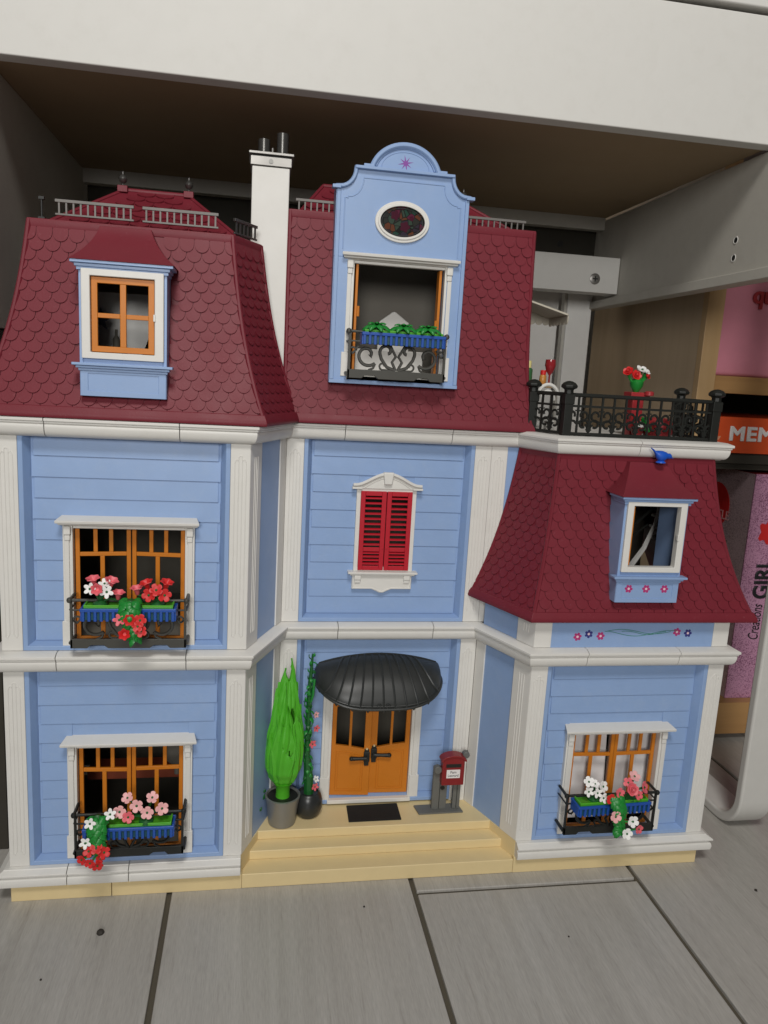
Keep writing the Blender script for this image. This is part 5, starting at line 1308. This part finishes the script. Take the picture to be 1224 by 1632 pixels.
# ------------------------------------------------------------------ mailbox
def mailbox():
    t = thing('mailbox', 'dark red mailbox with a white name label on grey planks beside the door', 'mailbox', (48.5, 7.0, Z1))
    part('base_plate', MB().add([(45.6, 6.1, Z1 + .01), (51.3, 6.2, Z1 + .01), (51.0, 8.2, Z1 + .01), (45.3, 8.0, Z1 + .01), (45.6, 6.1, Z1 + .2), (51.3, 6.2, Z1 + .2), (51.0, 8.2, Z1 + .2), (45.3, 8.0, Z1 + .2)],
        [(0, 1, 5, 4), (1, 2, 6, 5), (2, 3, 7, 6), (3, 0, 4, 7), (4, 5, 6, 7), (3, 2, 1, 0)]), WOODG, t, bevel=0.04)
    for (a, b, z) in ((47.35, 48.25, 9.9), (48.3, 49.2, 8.0), (50.0, 50.5, 9.2), (50.55, 50.95, 9.6)):
        part('post_plank', MB().box(a, b, 6.9, 7.4, Z1 + 0.2, z), WOODG, t, bevel=0.06)
    part('cross_plank', MB().box(47.6, 50.9, 6.98, 7.35, 8.0, 9.3), WOODG, t, bevel=0.06)
    part('post_hole', MB().lathe([(0.02, 0), (0.28, 0), (0.28, 0.06), (0.02, 0.06)], (0, 0, 0), 12, Matrix.Translation((48.6, 6.9, 7.1)) @ Matrix.Rotation(PI / 2, 4, 'X')), BLACK, t)
    for (x, z, r) in ((47.75, 9.75, 0.42), (51.2, 11.65, 0.36)):
        part('log_end', MB().lathe([(0.02, 0), (r, 0), (r + 0.08, 0.1), (r + 0.08, 0.7), (r, 0.8), (0.02, 0.8)], (0, 0, 0), 18, Matrix.Translation((x, 7.1, z)) @ Matrix.Rotation(PI / 2, 4, 'X') ), WOODG, t)
    H = 7.95; bx0, bx1 = 48.15, 50.95; c = (bx0 + bx1) / 2
    arc = [(bx1, H), (bx1, 11.2)] + [(c + 1.4 * math.cos(a * PI / 12), 11.2 + 0.62 * math.sin(a * PI / 12)) for a in range(1, 12)] + [(bx0, 11.2), (bx0, H)]
    b = part('letter_box', MB().prism(arc[::-1], 5.9, 7.0), MAILR, t, bevel=0.08)
    roof_ = [(c + 1.62 * math.cos(a * PI / 12), 11.15 + 0.8 * math.sin(a * PI / 12)) for a in range(0, 13)]
    ri = [(c + 1.38 * math.cos(a * PI / 12), 11.15 + 0.6 * math.sin(a * PI / 12)) for a in range(12, -1, -1)]
    part('box_lid', MB().prism(roof_ + ri, 5.7, 7.1), MAILR, b, bevel=0.05)
    part('slot', MB().box(c - 0.95, c + 0.95, 5.86, 5.95, 10.35, 10.8), BLACK, b, bevel=0.02)
    part('name_label', MB().box(c - 0.85, c + 0.85, 5.86, 5.92, 8.95, 10.05), PAPER, b)
    text('label_text', 'Fam', 0.48, Matrix.Translation((c, 5.85, 9.72)) @ FRONT, INK, b, 0.01)
    text('label_text', 'Leonard', 0.46, Matrix.Translation((c, 5.85, 9.28)) @ FRONT, INK, b, 0.01, scalex=0.9)
mailbox()

# ------------------------------------------------------------------ bird on the right dormer
def bird():
    t = thing('toy_bird', 'small blue bird standing on the roof of the right dormer', 'bird', (69.3, 1.6, 49.5))
    bx, by, bz = 69.3, 1.0, 50.15
    R = Matrix.Translation((bx, by, bz)) @ Matrix.Rotation(0.22, 4, 'Y')
    # body along x: tail left and up, head right
    sec = [(-1.5, 0.55, 0.05, 0.12), (-1.2, 0.42, 0.1, 0.16), (-0.9, 0.25, 0.14, 0.22), (-0.55, 0.08, 0.42, 0.38), (-0.1, -0.02, 0.62, 0.52), (0.35, 0.02, 0.56, 0.48), (0.65, 0.16, 0.32, 0.32), (0.9, 0.22, 0.33, 0.31), (1.12, 0.2, 0.24, 0.22), (1.25, 0.16, 0.08, 0.08), (1.5, 0.08, 0.02, 0.02)]
    vs = []; n = 14
    for (x, z, rz, ry) in sec:
        for k in range(n): a = 2 * PI * k / n; vs.append((x, ry * math.cos(a), z + rz * math.sin(a)))
    mb = MB(R); mb.add(vs, [(i * n + k, (i + 1) * n + k, (i + 1) * n + (k + 1) % n, i * n + (k + 1) % n) for i in range(len(sec) - 1) for k in range(n)] + [tuple(range(n)), tuple((len(sec) - 1) * n + k for k in range(n - 1, -1, -1))])
    part('body', mb, BIRDB, t, angle=60)
    part('foot', MB().lathe([(0.55, 0), (0.5, 0.12), (0.2, 0.3)], (bx, by, bz - 0.75), 12).tube([(bx, by, bz - 0.6), (bx, by, bz - 0.2)], 0.2), BIRDB, t)
bird()

# ------------------------------------------------------------------ things on the terrace
t = thing('flower_stand', 'red flower stand with a bouquet rising behind the terrace railing', 'flower stand', (69.2, 8.0, Z5))
part('pedestal', MB().box(68.5, 69.9, 7.5, 8.9, Z5, 56.3), REDB, t, bevel=0.08)
part('stand_top', MB().box(68.1, 70.5, 7.2, 9.2, 56.3, 57.0), REDB, t, bevel=0.08)
part('stand_knob', MB().lathe([(0.3, -0.3), (0.55, -0.2), (0.55, 0.2), (0.3, 0.3)], (70.2, 7.0, 56.9), 10), REDB, t)
t = thing('bouquet', 'bouquet of red and white flowers on the red stand behind the railing', 'flowers', (69.0, 8.0, 57.0))
part('holder', MB().lathe([(0.3, 57.0), (0.75, 57.7), (0.8, 58.2), (0.5, 58.5)], (69.0, 8.0, 0), 12), GREEN, t)
for (x, z, m, k, r, d) in ((67.75, 59.3, REDF, 'rose', 0.62, (-.6, -.6, .6)), (68.75, 58.95, REDF, 'rose', 0.62, (0, -1, .4)), (69.45, 59.65, WHITEF, 'daisy', 0.75, (.1, -.5, .9)), (70.15, 59.0, REDF, 'rose', 0.5, (.7, -.7, .3)), (70.0, 59.5, WHITEF, 'daisy', 0.55, (.4, -.6, .7))):
    part('stem', MB().tube([(69.0, 8, 57.6), (69.0 + (x - 69) * 0.6, 8, 58.3), (x, 8.05, z - 0.2)], 0.17, 6), GREEN, t)
    flower((x, 7.9, z), d, r, k, m, t)
t = thing('flower_pot', 'small potted white and red blossoms low behind the terrace railing', 'flowers', (69.2, 6.4, Z5))
part('pot', MB().lathe([(0.5, 0.02), (0.8, 1.0), (0.7, 1.1)], (68.9, 6.4, Z5), 14), REDB, t)
for (x, z, m) in ((68.5, 53.9, REDF), (69.0, 53.2, WHITEF), (69.6, 53.7, GREEN), (70.0, 52.9, GREEN)):
    flower((x, 6.2, z), (0, -1, .4), 0.55, 'daisy', m, t)
cushion = MB()
for _ in (0,): cushion.lathe([(0.02, 0), (1.5, 0.02), (1.8, 0.5), (1.75, 1.6), (1.4, 2.2), (0.02, 2.35)], (72.1, 7.6, Z5), 20)
tag(part('cushion_seat', cushion, REDB, bevel=0.05), 'round dark red pouf behind the right part of the terrace railing', 'pouf')
t = thing('terrace_chair', 'black scrolled chair at the right rear of the terrace', 'chair', (78.0, 8.0, Z5))
ch_ = MB().box(75.0, 77.4, 6.6, 9.0, 53.2, 53.5); part('seat', ch_, BLACK, t, bevel=0.05)
for (x, y) in ((75.1, 6.7), (77.3, 6.7), (75.1, 8.9), (77.3, 8.9)): part('leg', MB().tube([(x, y, Z5), (x, y, 53.3)], 0.13, 8), BLACK, t)
part('backrest', MB().tube([(75.1, 9, 53.4), (75.1, 9.2, 55.6), (76.2, 9.3, 56.2), (77.3, 9.2, 55.6), (77.3, 9, 53.4)], 0.14, 8).tube([(75.7, 9.1, 53.4), (75.7, 9.2, 55.9)], 0.1).tube([(76.2, 9.1, 53.4), (76.2, 9.2, 56.1)], 0.1).tube([(76.7, 9.1, 53.4), (76.7, 9.2, 55.9)], 0.1), BLACK, t)
# left corner: table with glass and bottles, white chair
t = thing('terrace_table', 'small table with a tan top at the left end of the terrace', 'table', (57.8, 13.0, Z5))
part('tabletop', MB().box(55.9, 60.0, 11.4, 14.5, 56.9, 57.25), plastic('tan_wood', (0.42, 0.27, 0.13), 0.5), t, bevel=0.08)
part('leg', MB().tube([(58.0, 13.0, Z5), (58.0, 13.0, 56.9)], 0.35), WHITE, t)
tag(part('goblet', MB().lathe([(0.45, 57.26), (0.12, 57.35), (0.1, 58.4), (0.45, 58.9), (0.66, 59.6), (0.6, 60.3), (0.5, 60.3), (0.5, 59.6)], (59.6, 12.0, -0.25 + 0.25), 20), GLASSR), 'red stemmed goblet standing on the terrace table', 'goblet')
b = thing('small_jar', 'small orange jar with a red lid beside the goblet', 'jar', (58.9, 12.3, 57.26))
part('jar_body', MB().lathe([(0.35, 57.26), (0.42, 57.4), (0.42, 58.3), (0.3, 58.45)], (58.9, 12.3, 0), 14), plastic('amber', (0.5, 0.22, 0.05), 0.3), b)
part('jar_lid', MB().lathe([(0.34, 58.45), (0.36, 58.95), (0.3, 59.0)], (58.9, 12.3, 0), 14), REDF, b)
b = thing('green_bottle', 'green bottle with a yellow cap at the edge of the centre roof', 'bottle', (57.2, 12.6, 57.26))
part('bottle_body', MB().lathe([(0.45, 57.26), (0.5, 57.4), (0.5, 59.0), (0.3, 59.2)], (57.1, 12.6, 0), 14), plastic('bottle_green', (0.04, 0.13, 0.05), 0.3), b)
part('bottle_cap', MB().lathe([(0.3, 59.2), (0.3, 60.0), (0.2, 60.05)], (57.1, 12.6, 0), 14), plastic('cap_yellow', (0.7, 0.62, 0.25), 0.4), b)
t = thing('white_chair', 'white round backed chair behind the left railing of the terrace', 'chair', (58.6, 9.5, Z5))
arc = lambda r, y: [(58.6 + r * math.cos(a * PI / 14), y, 55.5 + r * 1.3 * math.sin(a * PI / 14)) for a in range(15)]
part('backrest', MB().tube([(60.0, 9.4, 53.0)] + arc(1.4, 9.4) + [(57.2, 9.4, 53.0)], 0.22, 8).tube(arc(0.85, 9.4), 0.14, 8), WHITE, t)
part('seat', MB().lathe([(1.4, 53.0), (1.5, 53.3), (1.3, 53.4), (0.02, 53.4)], (58.6, 10.6, 0), 20), WHITE, t)
for (x, y) in ((57.5, 9.7), (59.7, 9.7), (57.7, 11.6), (59.5, 11.6)): part('leg', MB().tube([(x, y, Z5), (x, y, 53.1)], 0.16, 8), WHITE, t)
# scalloped awning on the terrace side of the centre block
def awning():
    mb = MB(); x0, x1 = 55.2, 60.9; ya, yb2 = 11.0, 17.0
    t_ = part('terrace_awning', MB().add([(x0, ya, 67.0), (x1, ya, 65.5), (x1, yb2, 65.5), (x0, yb2, 67.0), (x0, ya, 67.2), (x1, ya, 65.7), (x1, yb2, 65.7), (x0, yb2, 67.2)],
        [(0, 1, 5, 4), (1, 2, 6, 5), (2, 3, 7, 6), (3, 0, 4, 7), (4, 5, 6, 7), (3, 2, 1, 0)]), AWN, house, label='cream scalloped awning over the terrace')
    pts = [(yb2, 65.5), (ya, 65.5)]
    n = 6
    M = Matrix(((0, 1, 0, x1 - 0.08), (1, 0, 0, 0), (0, 0, 1, 0), (0, 0, 0, 1)))
    for k in range(n):
        y0 = ya + (yb2 - ya) * k / n; w_ = (yb2 - ya) / n
        sc = [(y0, 65.6), (y0 + w_, 65.6), (y0 + w_, 65.0)] + [(y0 + w_ / 2 + w_ / 2 * math.cos(a * PI / 8), 65.0 - 0.5 * math.sin(a * PI / 8)) for a in range(1, 8)] + [(y0, 65.0)]
        part('scallop', MB(M).prism(sc, 0, 0.12), AWN, t_)
    # front scallops slope with the awning
    for k in range(6):
        u0, u1 = k / 6, (k + 1) / 6
        xa, xb = x0 + (x1 - x0) * u0, x0 + (x1 - x0) * u1
        sc = [(xa, 67.0 - 1.5 * u0), (xb, 67.0 - 1.5 * u1), (xb, 65.3)] + [((xa + xb) / 2 + (xb - xa) / 2 * math.cos(a * PI / 8), 65.1 - 0.45 * math.sin(a * PI / 8)) for a in range(1, 8)] + [(xa, 65.3)]
        part('scallop', MB().prism(sc, yb2 - 0.12, yb2), AWN, t_)
awning()
# white gabled chair back in the attic
t = thing('attic_chair', 'white chair with a house shaped back inside the top dormer window', 'chair', (40.4, 13.0, 52.8))
part('backrest', MB().prism([(38.5, 52.9), (42.3, 52.9), (42.3, 63.2), (42.15, 63.6), (40.6, 64.7), (40.35, 64.8), (40.1, 64.7), (38.65, 63.6), (38.5, 63.2)], 13.8, 14.3), WHITE, t, bevel=0.15)
part('seat', MB().box(38.4, 42.4, 10.6, 13.8, 57.4, 58.0), WHITE, t, bevel=0.1)
t = thing('attic_counter', 'low white furniture behind the top balcony scrolls', 'furniture', (39.5, 11.6, 52.8))
part('front_panel', MB().box(35.6, 43.6, 11.4, 12.4, 52.9, 60.2), WHITE, t, bevel=0.1)
# seen through the left dormer: slanting white panel, dark star, small bottle
tag(part('white_board', MB().prism([(6.8, 54), (11.0, 54), (13.6, 61.2), (13.6, 64.2), (6.8, 64.2)], 8.0, 8.2), WHITE), 'pale slanting board seen through the left dormer window', 'board')
tag(part('dark_star', MB().prism([(8.7 + (1.2 if k % 2 == 0 else 0.5) * math.cos(k * PI / 5 + .3), 61.3 + (1.2 if k % 2 == 0 else 0.5) * math.sin(k * PI / 5 + .3)) for k in range(10)], 5.6, 5.8), plastic('night_blue', (0.012, 0.015, 0.04), 0.5)), 'dark blue star ornament behind the left dormer panes', 'ornament')
t = thing('tiny_bottle', 'tiny dark bottle on a brown block behind the lower left pane of the dormer', 'bottle', (10.0, 5.2, 57))
part('bottle_body', MB().lathe([(0.35, 58.6), (0.38, 59.4), (0.14, 59.8), (0.14, 60.4)], (10.3, 5.2, 0), 12), INTD, t)
part('block', MB().box(8.7, 10.9, 4.8, 5.6, 57.7, 58.6), plastic('brown_block', (0.12, 0.04, 0.015), 0.5), t)
# seen through the right dormer: toy stairs
t = thing('toy_stairs', 'white open stairs seen through the empty right dormer window', 'stairs', (72.5, 7.5, 32))
part('stringer', MB().tube([(69.4, 7.0, 34.4), (72.0, 7.2, 38.2), (73.2, 7.4, 41.2), (73.9, 7.6, 45.9)], [0.4, 0.32, 0.22, 0.15], 6), WHITE, t)
for k in range(4): part('tread', MB().box(73.2 + 0.12 * k, 74.4, 7.5, 9.0, 39.2 + 1.35 * k, 39.5 + 1.35 * k), WHITE, t, bevel=0.05)
part('blue_side', MB().box(75.0, 78.0, 7.2, 7.5, 33, 48), BLUE, t)
part('dark_bar', MB().tube([(69.6, 7.6, 40.2), (73.2, 8, 43.2)], 0.22, 6), BLACK, t)
part('dark_bar', MB().tube([(69.6, 7.6, 38.9), (72.6, 8, 41.0)], 0.13, 6), BLACK, t)

# ------------------------------------------------------------------ desk above and around
desk = thing('desk', 'large white desk whose front rail, side panel and curved legs frame the dollhouse', 'desk', (40, 30, 0))
part('front_rail', MB().box(-80, 180, 8.5, 10.6, 86.0, 99.4), DESKW, desk, bevel=0.15)
part('desk_top', MB().box(-80, 180, 8.0, 60, 99.9, 103), DESKW, desk, bevel=0.2)
part('underside', MB().box(-3.0, 83.6, 10.7, 53.6, 86.3, 86.9), BOARDU, desk)
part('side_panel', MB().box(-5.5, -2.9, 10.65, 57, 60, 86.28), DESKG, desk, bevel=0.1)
part('shade_board', MB().box(-8.5, -2.95, 9.0, 57, 0.05, 59.9), DARKB, desk, bevel=0.1)  # added dark boards, their colour stands in for the shade left of the house
part('shade_board', MB().box(-60, -8.6, 9.5, 12, 0.05, 59.9), DARKB, desk, bevel=0.1)
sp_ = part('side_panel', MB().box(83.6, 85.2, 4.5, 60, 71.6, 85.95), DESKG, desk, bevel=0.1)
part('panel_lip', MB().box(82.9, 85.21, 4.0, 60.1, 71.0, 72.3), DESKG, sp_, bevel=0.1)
for (y, z) in ((14.5, 76.5), (14.5, 74.35)):
    RX = Matrix.Translation((83.58, y, z)) @ Matrix.Rotation(-PI / 2, 4, 'Y')
    part('screw_hole', MB().lathe([(0.3, -0.1), (0.42, 0.03), (0.45, 0.05), (0.5, 0.0)], (0, 0, 0), 16, RX), WHITE, sp_)
    part('hole_core', MB().lathe([(0.02, 0.0), (0.32, 0.0), (0.32, 0.04), (0.02, 0.04)], (0, 0, 0), 16, RX), BLACK, sp_)
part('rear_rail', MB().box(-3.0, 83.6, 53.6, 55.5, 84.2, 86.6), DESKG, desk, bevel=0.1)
part('rear_panel', MB().box(-3.0, 83.6, 57.0, 57.6, 76.0, 86.3), DARKB, desk)
part('bolt_hole', MB().lathe([(0.02, 0), (0.55, 0), (0.55, 0.1), (0.02, 0.1)], (0, 0, 0), 14, Matrix.Translation((77.0, 56.98, 82.0)) @ Matrix.Rotation(PI / 2, 4, 'X')), BLACK, desk)
cb = part('cross_beam', MB().box(45, 83.5, 46.0, 49.5, 72.75, 78.55), DESKW, desk, bevel=0.12)
RX = Matrix.Translation((79.3, 46.0, 74.95)) @ Matrix.Rotation(PI / 2, 4, 'X')
sc = part('screw', MB().lathe([(0.9, 0), (0.9, 0.08), (0.75, 0.16), (0.3, 0.2), (0.02, 0.2)], (0, 0, 0), 20, RX), CHROME, cb)
part('screw_slot', MB(RX).box(-0.45, 0.45, -0.1, 0.1, 0.15, 0.24).box(-0.1, 0.1, -0.45, 0.45, 0.15, 0.235), BLACK, cb)
part('rear_leg', MB().box(78.8, 83.4, 55.2, 56.9, 20, 73.5), POSTW, desk, bevel=0.2)
part('rear_leg_edge', MB().box(78.3, 78.8, 55.6, 57, 20, 73.5), DESKG, desk)
part('modesty_panel', MB().box(44, 78.2, 58.0, 59.0, 30, 74), WALLP, desk)
# curved band leg, a loop in the y,z plane
def band_leg():
    mb = MB(); x0, x1 = 88.2, 93.0; th = 1.35
    path = []
    yf, zt, rr = 4.2, 99.0, 5.0
    path.append((yf, zt))
    for k in range(9): a = PI + k / 8 * PI / 2; path.append((yf + rr + rr * math.cos(a), rr + rr * math.sin(a)))
    path.append((28.8, 0.0))
    inner = []
    for i, (y, z) in enumerate(path):
        a = Vector(path[max(0, i - 1)]); b = Vector(path[min(len(path) - 1, i + 1)]); t = (b - a).normalized(); n = Vector((-t.y, t.x))
        inner.append((y + n.x * th, z + n.y * th))
    vs = []
    for (p, q) in zip(path, inner): vs += [(x0, p[0], p[1] + 0.02), (x1, p[0], p[1] + 0.02), (x1, q[0], q[1] + 0.02), (x0, q[0], q[1] + 0.02)]
    fs = [(i * 4 + k, i * 4 + (k + 1) % 4, i * 4 + 4 + (k + 1) % 4, i * 4 + 4 + k) for i in range(len(path) - 1) for k in range(4)]
    fs += [(0, 3, 2, 1), tuple(len(vs) - 4 + k for k in (0, 1, 2, 3))]
    mb.add(vs, fs)
    part('band_leg', mb, LEGW, desk, bevel=0.35, segs=3, angle=30)
band_leg()

# ------------------------------------------------------------------ bookcase and its contents
bc = thing('bookcase', 'pale wooden bookcase standing to the right behind the dollhouse', 'bookcase', (110, 50, 0))
part('side_board', MB().box(90.0, 91.6, 30.6, 68.5, 0, 120), PLY, bc)
part('front_post', MB().box(89.95, 92.7, 29.2, 30.6, 0, 120), BIRCH, bc, bevel=0.12)
part('shelf', MB().box(92.7, 150, 29.6, 66, 57.5, 60.1), PINEB, bc, bevel=0.1)
part('bottom_board', MB().box(92.7, 150, 30.0, 66, 1.2, 6.8), PINEB, bc, bevel=0.1)
part('bookcase_back', MB().box(91.6, 150, 66, 66.6, 0, 120), DARKB, bc)
part('side_board', MB().box(148, 150, 30, 66, 7, 57), PLY, bc)
pb = thing('pink_bin', 'translucent pink plastic bin on the top shelf of the bookcase', 'bin', (110, 40, 60.1))
mb = MB(); b = [(93.8, 31.6, 60.15), (126, 31.6, 60.15), (126, 56, 60.15), (93.8, 56, 60.15)]; tt = [(93.2, 31.0, 80), (127, 31.0, 80), (127, 57, 80), (93.2, 57, 80)]
mb.add(b + tt, [(0, 1, 5, 4), (1, 2, 6, 5), (2, 3, 7, 6), (3, 0, 4, 7), (3, 2, 1, 0), (4, 5, 6, 7)]); part('bin_body', mb, PINKB, pb, bevel=0.6, segs=3)
text('bin_lettering', 'qu', 3.6, Matrix.Translation((98.2, 30.8, 72.3)) @ FRONT, REDB, pb, 0.15, offset=0.08, align='LEFT')
ob = thing('orange_game_box', 'orange box with white lettering in the middle of the bookcase', 'box', (112, 45, 47))
part('box_body', MB().box(94.2, 128, 31.2, 57, 48.3, 53.9), ORBOX, ob, bevel=0.1)
text('box_lettering', 'MEMO', 3.0, Matrix.Translation((97.5, 31.15, 51.25)) @ FRONT, PAPER, ob, 0.01, bold=0.13, align='LEFT', spacing=1.1, scalex=1.2)
part('box_smear', MB().prism([(94.6, 50.2), (95.9, 50.3), (96.2, 50.9), (95.4, 50.8), (95.5, 52.9), (95.2, 53.4), (94.9, 51.2)], 31.14, 31.22), plastic('print_peach', (0.7, 0.3, 0.17), 0.5), ob)
tag(part('dark_book', MB().box(93.2, 128, 31.6, 58, 46.6, 48.2), DARKB, bevel=0.1), 'dark flat box under the orange box in the bookcase', 'box')
part('shelf', MB().box(92.7, 148, 32.5, 66, 45.6, 46.5), DARKB, bc)
gb = thing('glitter_box', 'tall magenta glitter box with a round red sticker on its grey side', 'box', (106, 40, 6.8))
mb = MB(); part('box_body', MB().box(103.8, 122, 31.9, 52, 6.85, 45.0), GLITS, gb)
part('glitter_front', MB().box(103.75, 122.1, 31.75, 31.95, 6.85, 45.05), GLIT, gb)
part('box_top', MB().box(103.78, 122.05, 31.8, 52.05, 45.0, 45.1), MAILR, gb)
text('box_lettering', 'GIRL', 4.0, Matrix.Translation((107.7, 31.7, 27.7)) @ Matrix.Rotation(PI / 2, 4, 'Y') @ Matrix.Rotation(PI, 4, 'Y') @ FRONT, INK, gb, 0.01, bold=0.13, scalex=0.82)
text('box_lettering', 'Creations', 2.7, Matrix.Translation((107.4, 31.7, 20.2)) @ Matrix.Rotation(PI / 2, 4, 'Y') @ Matrix.Rotation(PI, 4, 'Y') @ FRONT, INK, gb, 0.03, shear=0.3, scalex=0.58)
part('red_stripe', MB().box(109.9, 110.3, 31.68, 31.76, 14, 32), MAILR, gb)
part('rose_print', MB().prism([(107.0 + 1.6 * (0.8 + 0.2 * math.cos(5 * a)) * math.cos(a), 35.6 + 2.2 * (0.8 + 0.2 * math.cos(5 * a)) * math.sin(a)) for a in [k * PI / 12 for k in range(24)]], 31.68, 31.76), REDF, gb)
RXS = Matrix.Translation((103.76, 41.5, 38.5)) @ Matrix.Rotation(-PI / 2, 4, 'Y')
part('round_sticker', MB(RXS).lathe([(0.02, 0), (3.9, 0), (3.9, 0.06), (0.02, 0.06)], (0, 0, 0), 32), REDF, gb)
text('sticker_text', 'TTLE', 2.2, Matrix.Translation((103.66, 39.6, 37.0)) @ Matrix.Rotation(-PI / 2, 4, 'Z') @ FRONT, PINKF, gb, 0.02)
part('box_window', MB().box(103.68, 103.8, 37, 50, 20, 33), INTD, gb)
print('objects', len(bpy.data.objects), 'shingles', len(SHING))
